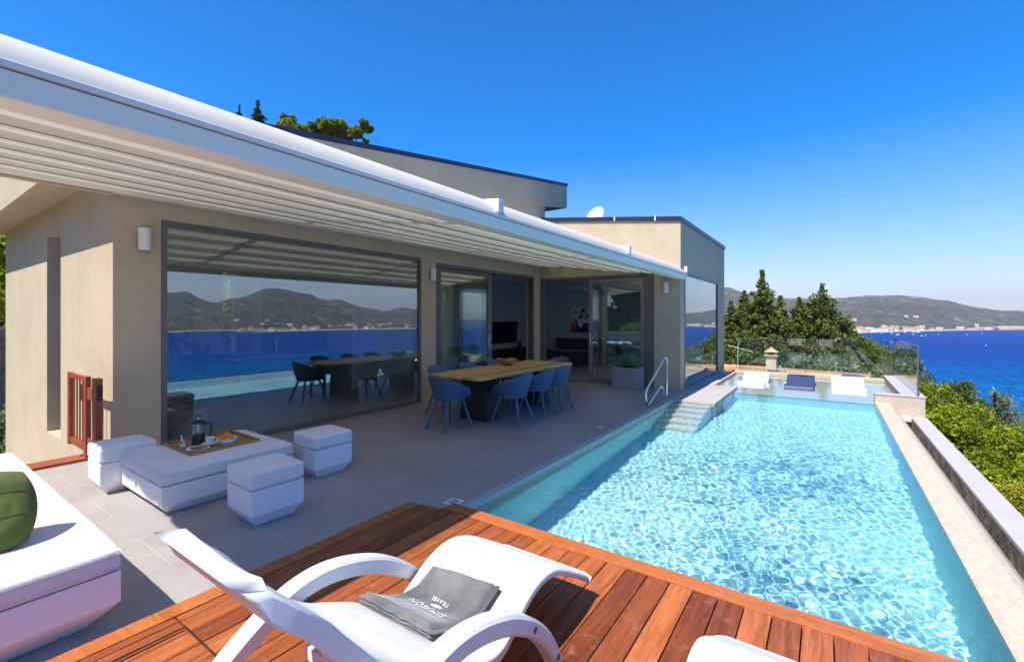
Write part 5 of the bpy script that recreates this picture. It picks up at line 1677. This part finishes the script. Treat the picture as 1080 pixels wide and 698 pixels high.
# pines and cypresses behind the roof
pg2 = 'pines standing behind the upper roof'
def pine(u, v, d, rad, label, seed, mat=L_PINE, group=pg2, n=6500, size=.12, zb=None):
    r_ = random.Random(seed); x, y, zt = at(u, v, d); zb = land_z(x, y) if zb is None else zb
    t = thing('pine_tree', label, 'tree', (x, y, zb), group)
    tk = MB(); cl = []
    tk.tube([(x, y, zb - .5), (x + .2, y, zt - rad * 1.4), (x + .1, y, zt - rad * .9)], [.22, .16, .05], 8)
    for k in range(20):
        a = r_.uniform(0, 2 * PI); q = rad * r_.random() ** .5; cr = rad * r_.uniform(.14, .27)
        c = (x + q * math.cos(a), y + q * math.sin(a), zt - cr * .7 - q * .35 - r_.random() * rad * .5, cr, .75)
        cl.append(c); tk.tube([(x + .15, y, c[2] - rad * .5), (c[0], c[1], c[2])], [.06, .02], 5)
    mb = MB(); blob_crown(mb, cl, n, size, r_, .3)
    tk.build('trunk', BARK, t, smooth=True); mb.build('crown', mat, t)
    return t
pine(322, 117, 30, 1.9, 'yellow green pine with spreading clumps behind the dark roof edge, nearer the cypress', 201)
pine(346, 127, 30, 1.5, 'loose branched pine between two rounder pines behind the roof edge', 202)
pine(366, 122, 30, 1.6, 'rounded yellow green pine behind the roof edge, farthest from the cypress', 203)
x, y, zt = at(274, 112, 34); conifer('cypress_tree', 'dark bent-tipped cypress rising above the awning hood', x, y, land_z(x, y), zt - land_z(x, y), 3.4, L_CYPR, 205, 16000, .13, None, .8, 30, -.3, .05, .5)
x, y, zt = at(252, 116, 42); conifer('cypress_tree', 'thin tip of a distant cypress just above the awning hood', x, y, land_z(x, y), zt - land_z(x, y), 2.0, L_CYPR, 206, 8000, .13, None, .8, 26, .1, .05, .5)
# garden at the side and behind the house
swl = thing('stone_wall', 'rough rubble stone garden wall seen past the villa gable', 'wall', (-15.5, 3.0, -1.4))
mb = MB(); mb.box((-16.0, -6, -1.6), (-15.5, 12, 1.35)); mb.build('wall_body', STONEW, swl)
mb = MB(); mb.box((-16.04, -6, 1.352), (-15.46, 12, 1.43)); mb.build('cap', CAPST, swl)
shrub('hedge', 'dark green hedge above the rubble stone wall', 'hedge', -17.2, 2.6, 4.6, 2.4, L_LIME, 6000, .16, 301, None, 1.0, -.5)
shrub('hedge', 'dense hedge outside the kitchen window behind the villa', 'hedge', -17.0, 6.6, 4.2, 2.4, L_LIME, 4500, .18, 302, None, 1.0, -.5)
shrub('garden_shrub', 'low pale green shrub at the foot of the gable wall', 'shrub', -14.2, 2.0, -.1, .9, L_OLIVE, 4000, .09, 303, None, 1.0, -1.4)
# trees to seaward and behind the terrace, mirrored in the glass
pine(1215, 300, 26, 3.4, 'spreading sea pine on the slope outside the pool parapet', 211, L_CONIF, None, 9000, .2, -12)
bg_ = 'evergreens at the back of the sun deck'
for i, (x, y, h, rad) in enumerate([(-6.0, -15.5, 7.0, 2.0), (-2.5, -17, 8.5, 2.2), (1.5, -16, 6.5, 1.9), (-9.5, -14.5, 5.5, 1.8)]):
    conifer('conifer_tree', ['dark evergreen at the back of the deck on the house side', 'tallest evergreen at the back of the deck', 'evergreen at the back of the deck on the sea side', 'short evergreen at the back of the side path'][i], x, y, -1.3, h, rad, L_CONIF, 230 + i, 2600, .3, bg_)
for i, (x, y, h) in enumerate([(-4.3, -14, 8.0), (-.6, -13.5, 7.0)]):
    conifer('cypress_tree', ['slim cypress between two evergreens behind the deck', 'slim cypress nearest the sea side behind the deck'][i], x, y, -1.3, h, .75, L_CYPR, 240 + i, 2600, .2, 'slim cypresses behind the deck', .45, 18)
for i, x in enumerate((-9, -5.5, -2, 1.5)):
    shrub('hedge', ['bushy hedge behind the side path', 'bushy hedge behind the deck beside the cypress', 'bushy hedge behind the middle of the deck', 'bushy hedge behind the sea end of the deck'][i], 'hedge', x, -9.5, 1.5, 2.0, L_LIME, 2600, .17, 250 + i, 'hedges behind the deck', 1.1, -1.3)
bwall = thing('garden_wall', 'low white garden wall along the back of the sun deck', 'wall', (-3, -6.6, -.5))
mb = MB(); mb.box((-10, -6.8, -1.4), (1.5, -6.6, .75)); mb.build('wall_body', WHITEW, bwall, bevel=.01)

# ------------------------------------------------------------------ neighbouring house below the terrace
nb = thing('neighbour_house', 'low cream house with bleached terracotta tile roof below the pool', 'house', (-3.5, 24, -5))
mb = MB(); mb.box((-9.5, 19.6, -6), (1.0, 27.2, -1.22)); mb.build('wall', CREAMW, nb)
mb = MB()
ex0, ex1, ey0, ey1, ez = -10.0, 1.6, 19.0, 27.8, -1.20
rz = -.72
rows_ = 60
def roof_face(p00, p10, p01, p11, n):
    """pantile courses: ridged sheet between four corners"""
    p00, p10, p01, p11 = map(Vector, (p00, p10, p01, p11))
    nrm = (p10 - p00).cross(p01 - p00).normalized()
    if nrm.z < 0: nrm = -nrm
    def f(u, v):
        p = (p00 * (1 - u) + p10 * u) * (1 - v) + (p01 * (1 - u) + p11 * u) * v
        return p + nrm * (.035 * abs(math.sin(u * n * PI)) + .02 * (1 - (v * 9) % 1.0))
    mb.grid(f, n * 4, 27)
roof_face((ex0, ey0, ez), (ex1, ey0, ez), (ex0 + 3.6, 23.0, rz), (ex1 - 3.6, 23.0, rz), 44)
roof_face((ex0, ey1, ez), (ex1, ey1, ez), (ex0 + 3.6, 23.8, rz), (ex1 - 3.6, 23.8, rz), 44)
roof_face((ex1, ey0, ez), (ex1, ey1, ez), (ex1 - 3.6, 23.0, rz), (ex1 - 3.6, 23.8, rz), 36)
roof_face((ex0, ey1, ez), (ex0, ey0, ez), (ex0 + 3.6, 23.8, rz), (ex0 + 3.6, 23.0, rz), 36)
nrf = mb.build('roof', TERRAP, nb, smooth=True, angle=30)
mb = MB(); mb.tube([(ex0 + 3.6, 23.4, rz + .02), (ex1 - 3.6, 23.4, rz + .02)], .16, 10); mb.tube([(ex1 - 3.6, 23.0, rz), (ex1, ey0, ez + .03)], .12, 10); mb.tube([(ex1 - 3.6, 23.8, rz), (ex1, ey1, ez + .03)], .12, 10)
mb.build('ridge_tiles', TERRAC, nrf, smooth=True)
mb = MB(); mb.box((-9.8, 21.3, -1.1), (-.5, 21.5, -.62)); pw_ = mb.build('parapet', WHITEW, nb)
mb = MB(); er = random.Random(8)
for k in range(69):
    mb.tube([(-9.75 + k * .132, 21.18, -.59), (-9.75 + k * .132, 21.62, -.59)], .06, 8)
    mb.tube([(-9.75 + k * .132, 20.85, -.93), (-9.75 + k * .132, 21.30, -.87)], .06, 8)
mb.build('parapet_tiles', TERRAC, pw_, smooth=True)
cx, cy_ = -2.0, 22.2
mb = MB(); mb.box((cx - .19, cy_ - .17, -1.1), (cx + .19, cy_ + .17, .02)); chm = mb.build('chimney', CREAMW, nb, bevel=.01)
mb = MB(); mb.box((cx - .27, cy_ - .25, .022), (cx + .27, cy_ + .25, .07))
for a in (-1, 1):
    for b in (-1, 1): mb.box((cx + a * .17 - .04, cy_ + b * .15 - .04, .07), (cx + a * .17 + .04, cy_ + b * .15 + .04, .20))
mb.frustum((cx, cy_, .202), (.27, .25), (cx, cy_, .34), (.05, .05)); mb.box((cx - .05, cy_ - .05, .34), (cx + .05, cy_ + .05, .40))
mb.build('chimney_cap', TERRAP, chm)
an = thing('roof_antenna', 'thin white television aerial leaning over the tiled roof', 'antenna', (-3.4, 22.6, -.9))
mb = MB(); mb.tube([(-3.35, 22.6, -1.0), (-3.35, 22.6, .45)], .009, 6); mb.build('mast', WHITEM, an)
mb = MB(); mb.tube([(-3.75, 22.6, .40), (-2.75, 22.6, .14)], .009, 6)
for k in range(6): mb.tube([(-3.6 + k * .15, 22.35, 0.36 - k * .039), (-3.6 + k * .15, 22.85, .36 - k * .039)], .006, 5)
mb.build('aerial', WHITEM, an)

# ------------------------------------------------------------------ village and boats across the bay
def house_proto(name, w_, d_, h_, wall, roofm, label, group, flat=False):
    t = thing(name, label, 'house', (0, 0, 0), group)
    mb = MB(); mb.box((-w_ / 2, -d_ / 2, -6), (w_ / 2, d_ / 2, h_)); mb.build('wall', wall, t)
    mb = MB()
    if flat: mb.box((-w_ / 2 - .2, -d_ / 2 - .2, h_ + .01), (w_ / 2 + .2, d_ / 2 + .2, h_ + .5))
    else: mb.prism([(-d_ / 2 - .5, h_ + .02), (d_ / 2 + .5, h_ + .02), (0, h_ + d_ * .26)], 0, -w_ / 2 - .4, w_ / 2 + .4)
    mb.build('roof', roofm, t)
    mb = MB()
    for k in range(3):
        for z in (1.2, 4.2):
            if z + 1.5 < h_: mb.box((-w_ * .35 + k * w_ * .28, -d_ / 2 - .06, z), (-w_ * .35 + k * w_ * .28 + 1.2, -d_ / 2 - .003, z + 1.5))
    mb.build('window', FRAME, t)
    return t
vr = random.Random(17)
gA, gB, gC = 'terracotta roofed houses of the village across the bay', 'white flat roofed houses of the village across the bay', 'pale houses scattered on the hillside across the bay'
pa_ = house_proto('village_house', 11, 9, 6, CREAMW, TERRAC, 'small cream house with terracotta roof in the shoreline village across the bay', gA)
pb2 = house_proto('village_house', 13, 9, 7, WHITEW, WHITEW, 'small white flat roofed block in the shoreline village across the bay', gB, True)
pc = house_proto('village_house', 12, 9, 5, CREAMW, TERRAP, 'pale house alone among trees on the hillside across the bay', gC)
first = {0: True, 1: True, 2: True}
def put(proto, k, b, t, sc_):
    p = hill_pt(b, t); rz_ = R(-b) + vr.uniform(-.5, .5)
    if first[k]:
        proto.location = p; proto.rotation_euler = (0, 0, rz_); first[k] = False; proto.scale = (sc_,) * 3
    else:
        dup(proto, p, rz_, scale=sc_)
for _ in range(62):
    u = vr.choice([vr.uniform(893, 945), vr.uniform(893, 990), vr.uniform(905, 975)])
    k = 0 if vr.random() < .66 else 1
    put((pa_, pb2)[k], k, bearing(u), vr.choice([.004, .014, .03, .05, .075]) + vr.random() * .025, vr.uniform(.42, .95))
for _ in range(10):
    put(pc, 2, bearing(vr.uniform(985, 1085)), .006 + vr.random() * .01, vr.uniform(.7, 1.1))
for _ in range(9):
    put(pc, 2, bearing(vr.uniform(890, 1060)), vr.uniform(.08, .3), vr.uniform(.5, .8))
for _ in range(46):                          # the town mirrored in the big window
    k = 0 if vr.random() < .6 else 1
    put((pa_, pb2)[k], k, vr.uniform(46, 66), vr.random() ** 1.3 * .2 + .004, vr.uniform(.5, .95))
def boat_proto(label, group, mast):
    t = thing('sailing_boat' if mast else 'motor_boat', label, 'boat', (0, 0, 0), group)
    mb = MB()
    def hull(u, v):
        x = -4 + 8 * u; wd = 1.3 * (1 - max(0, (u - .45) / .55) ** 2.2); zz = .9 * v
        return (x, wd * (2 * abs(v * 1 - .0) ** .5 - 0) * 0 + 0, 0)
    outl = [(-4, -1.2), (1, -1.35), (3, -.8), (4.4, 0), (3, .8), (1, 1.35), (-4, 1.2)]
    n = len(mb.v); mb.v += [(a * .9, b * .8, -.4) for a, b in outl] + [(a, b, 1.0) for a, b in outl]; k = len(outl)
    mb.face([n + i for i in range(k)][::-1]); mb.face([n + k + i for i in range(k)])
    for i in range(k): mb.face([n + i, n + (i + 1) % k, n + k + (i + 1) % k, n + k + i])
    mb.build('hull', WHITEM, t)
    mb = MB(); mb.frustum((-.5, 0, 1.002), (1.6, .9), (-.7, 0, 1.9), (1.1, .7)); mb.build('cabin', WHITEM, t)
    if mast:
        mb = MB(); mb.tube([(.3, 0, 1.9), (.3, 0, 12)], .12, 6); mb.tube([(.3, 0, 2.6), (-3.4, 0, 2.6)], .14, 6); mb.build('mast', WHITEM, t)
    return t
gm, gs_ = 'motor boats moored across the bay', 'sailing boats moored off the village'
bm = boat_proto('white motor boat afloat on the blue bay off the village', gm, False)
bs = boat_proto('white sailing boat with bare mast moored off the village waterfront', gs_, True)
def sea_at(u, v):
    d = (CAMH - SEA) * 480 / (v - 335); r = ray(u, v); return (r[0] * d, r[1] * d, SEA)
for i, (u, v) in enumerate([(947, 353.5), (963, 352.8), (976, 354.2), (972, 354.6), (990, 353), (1019, 353.2), (1040, 364.5), (1036, 352), (930, 352)]):
    r_ = vr.uniform(0, 6.28)
    if i == 0: bm.location = sea_at(u, v); bm.rotation_euler = (0, 0, r_)
    else: dup(bm, sea_at(u, v), r_, scale=.55 if v < 360 else .35)
for i, (u, v) in enumerate([(968, 350.6), (963, 350.5), (955, 350.8), (941, 351.6)]):
    r_ = vr.uniform(0, 6.28)
    if i == 0: bs.location = sea_at(u, v); bs.rotation_euler = (0, 0, r_)
    else: dup(bs, sea_at(u, v), r_, scale=.9)

# ------------------------------------------------------------------ sea air between the terrace and the far shore
def mk_haze():
    m, nt, out = new_mat('sea_air')
    v = nt.nodes.new('ShaderNodeVolumePrincipled')
    v.inputs['Color'].default_value = (0.80, 0.88, 1.0, 1)
    v.inputs['Density'].default_value = 0.00017
    v.inputs['Anisotropy'].default_value = 0.2
    lk(nt, v.outputs[0], out.inputs['Volume'])
    return m
mb = MB(); mb.box((-5600, -5600, SEA - 6), (5600, 5600, 190))
struct(mb.build('haze', mk_haze()), 'stuff')
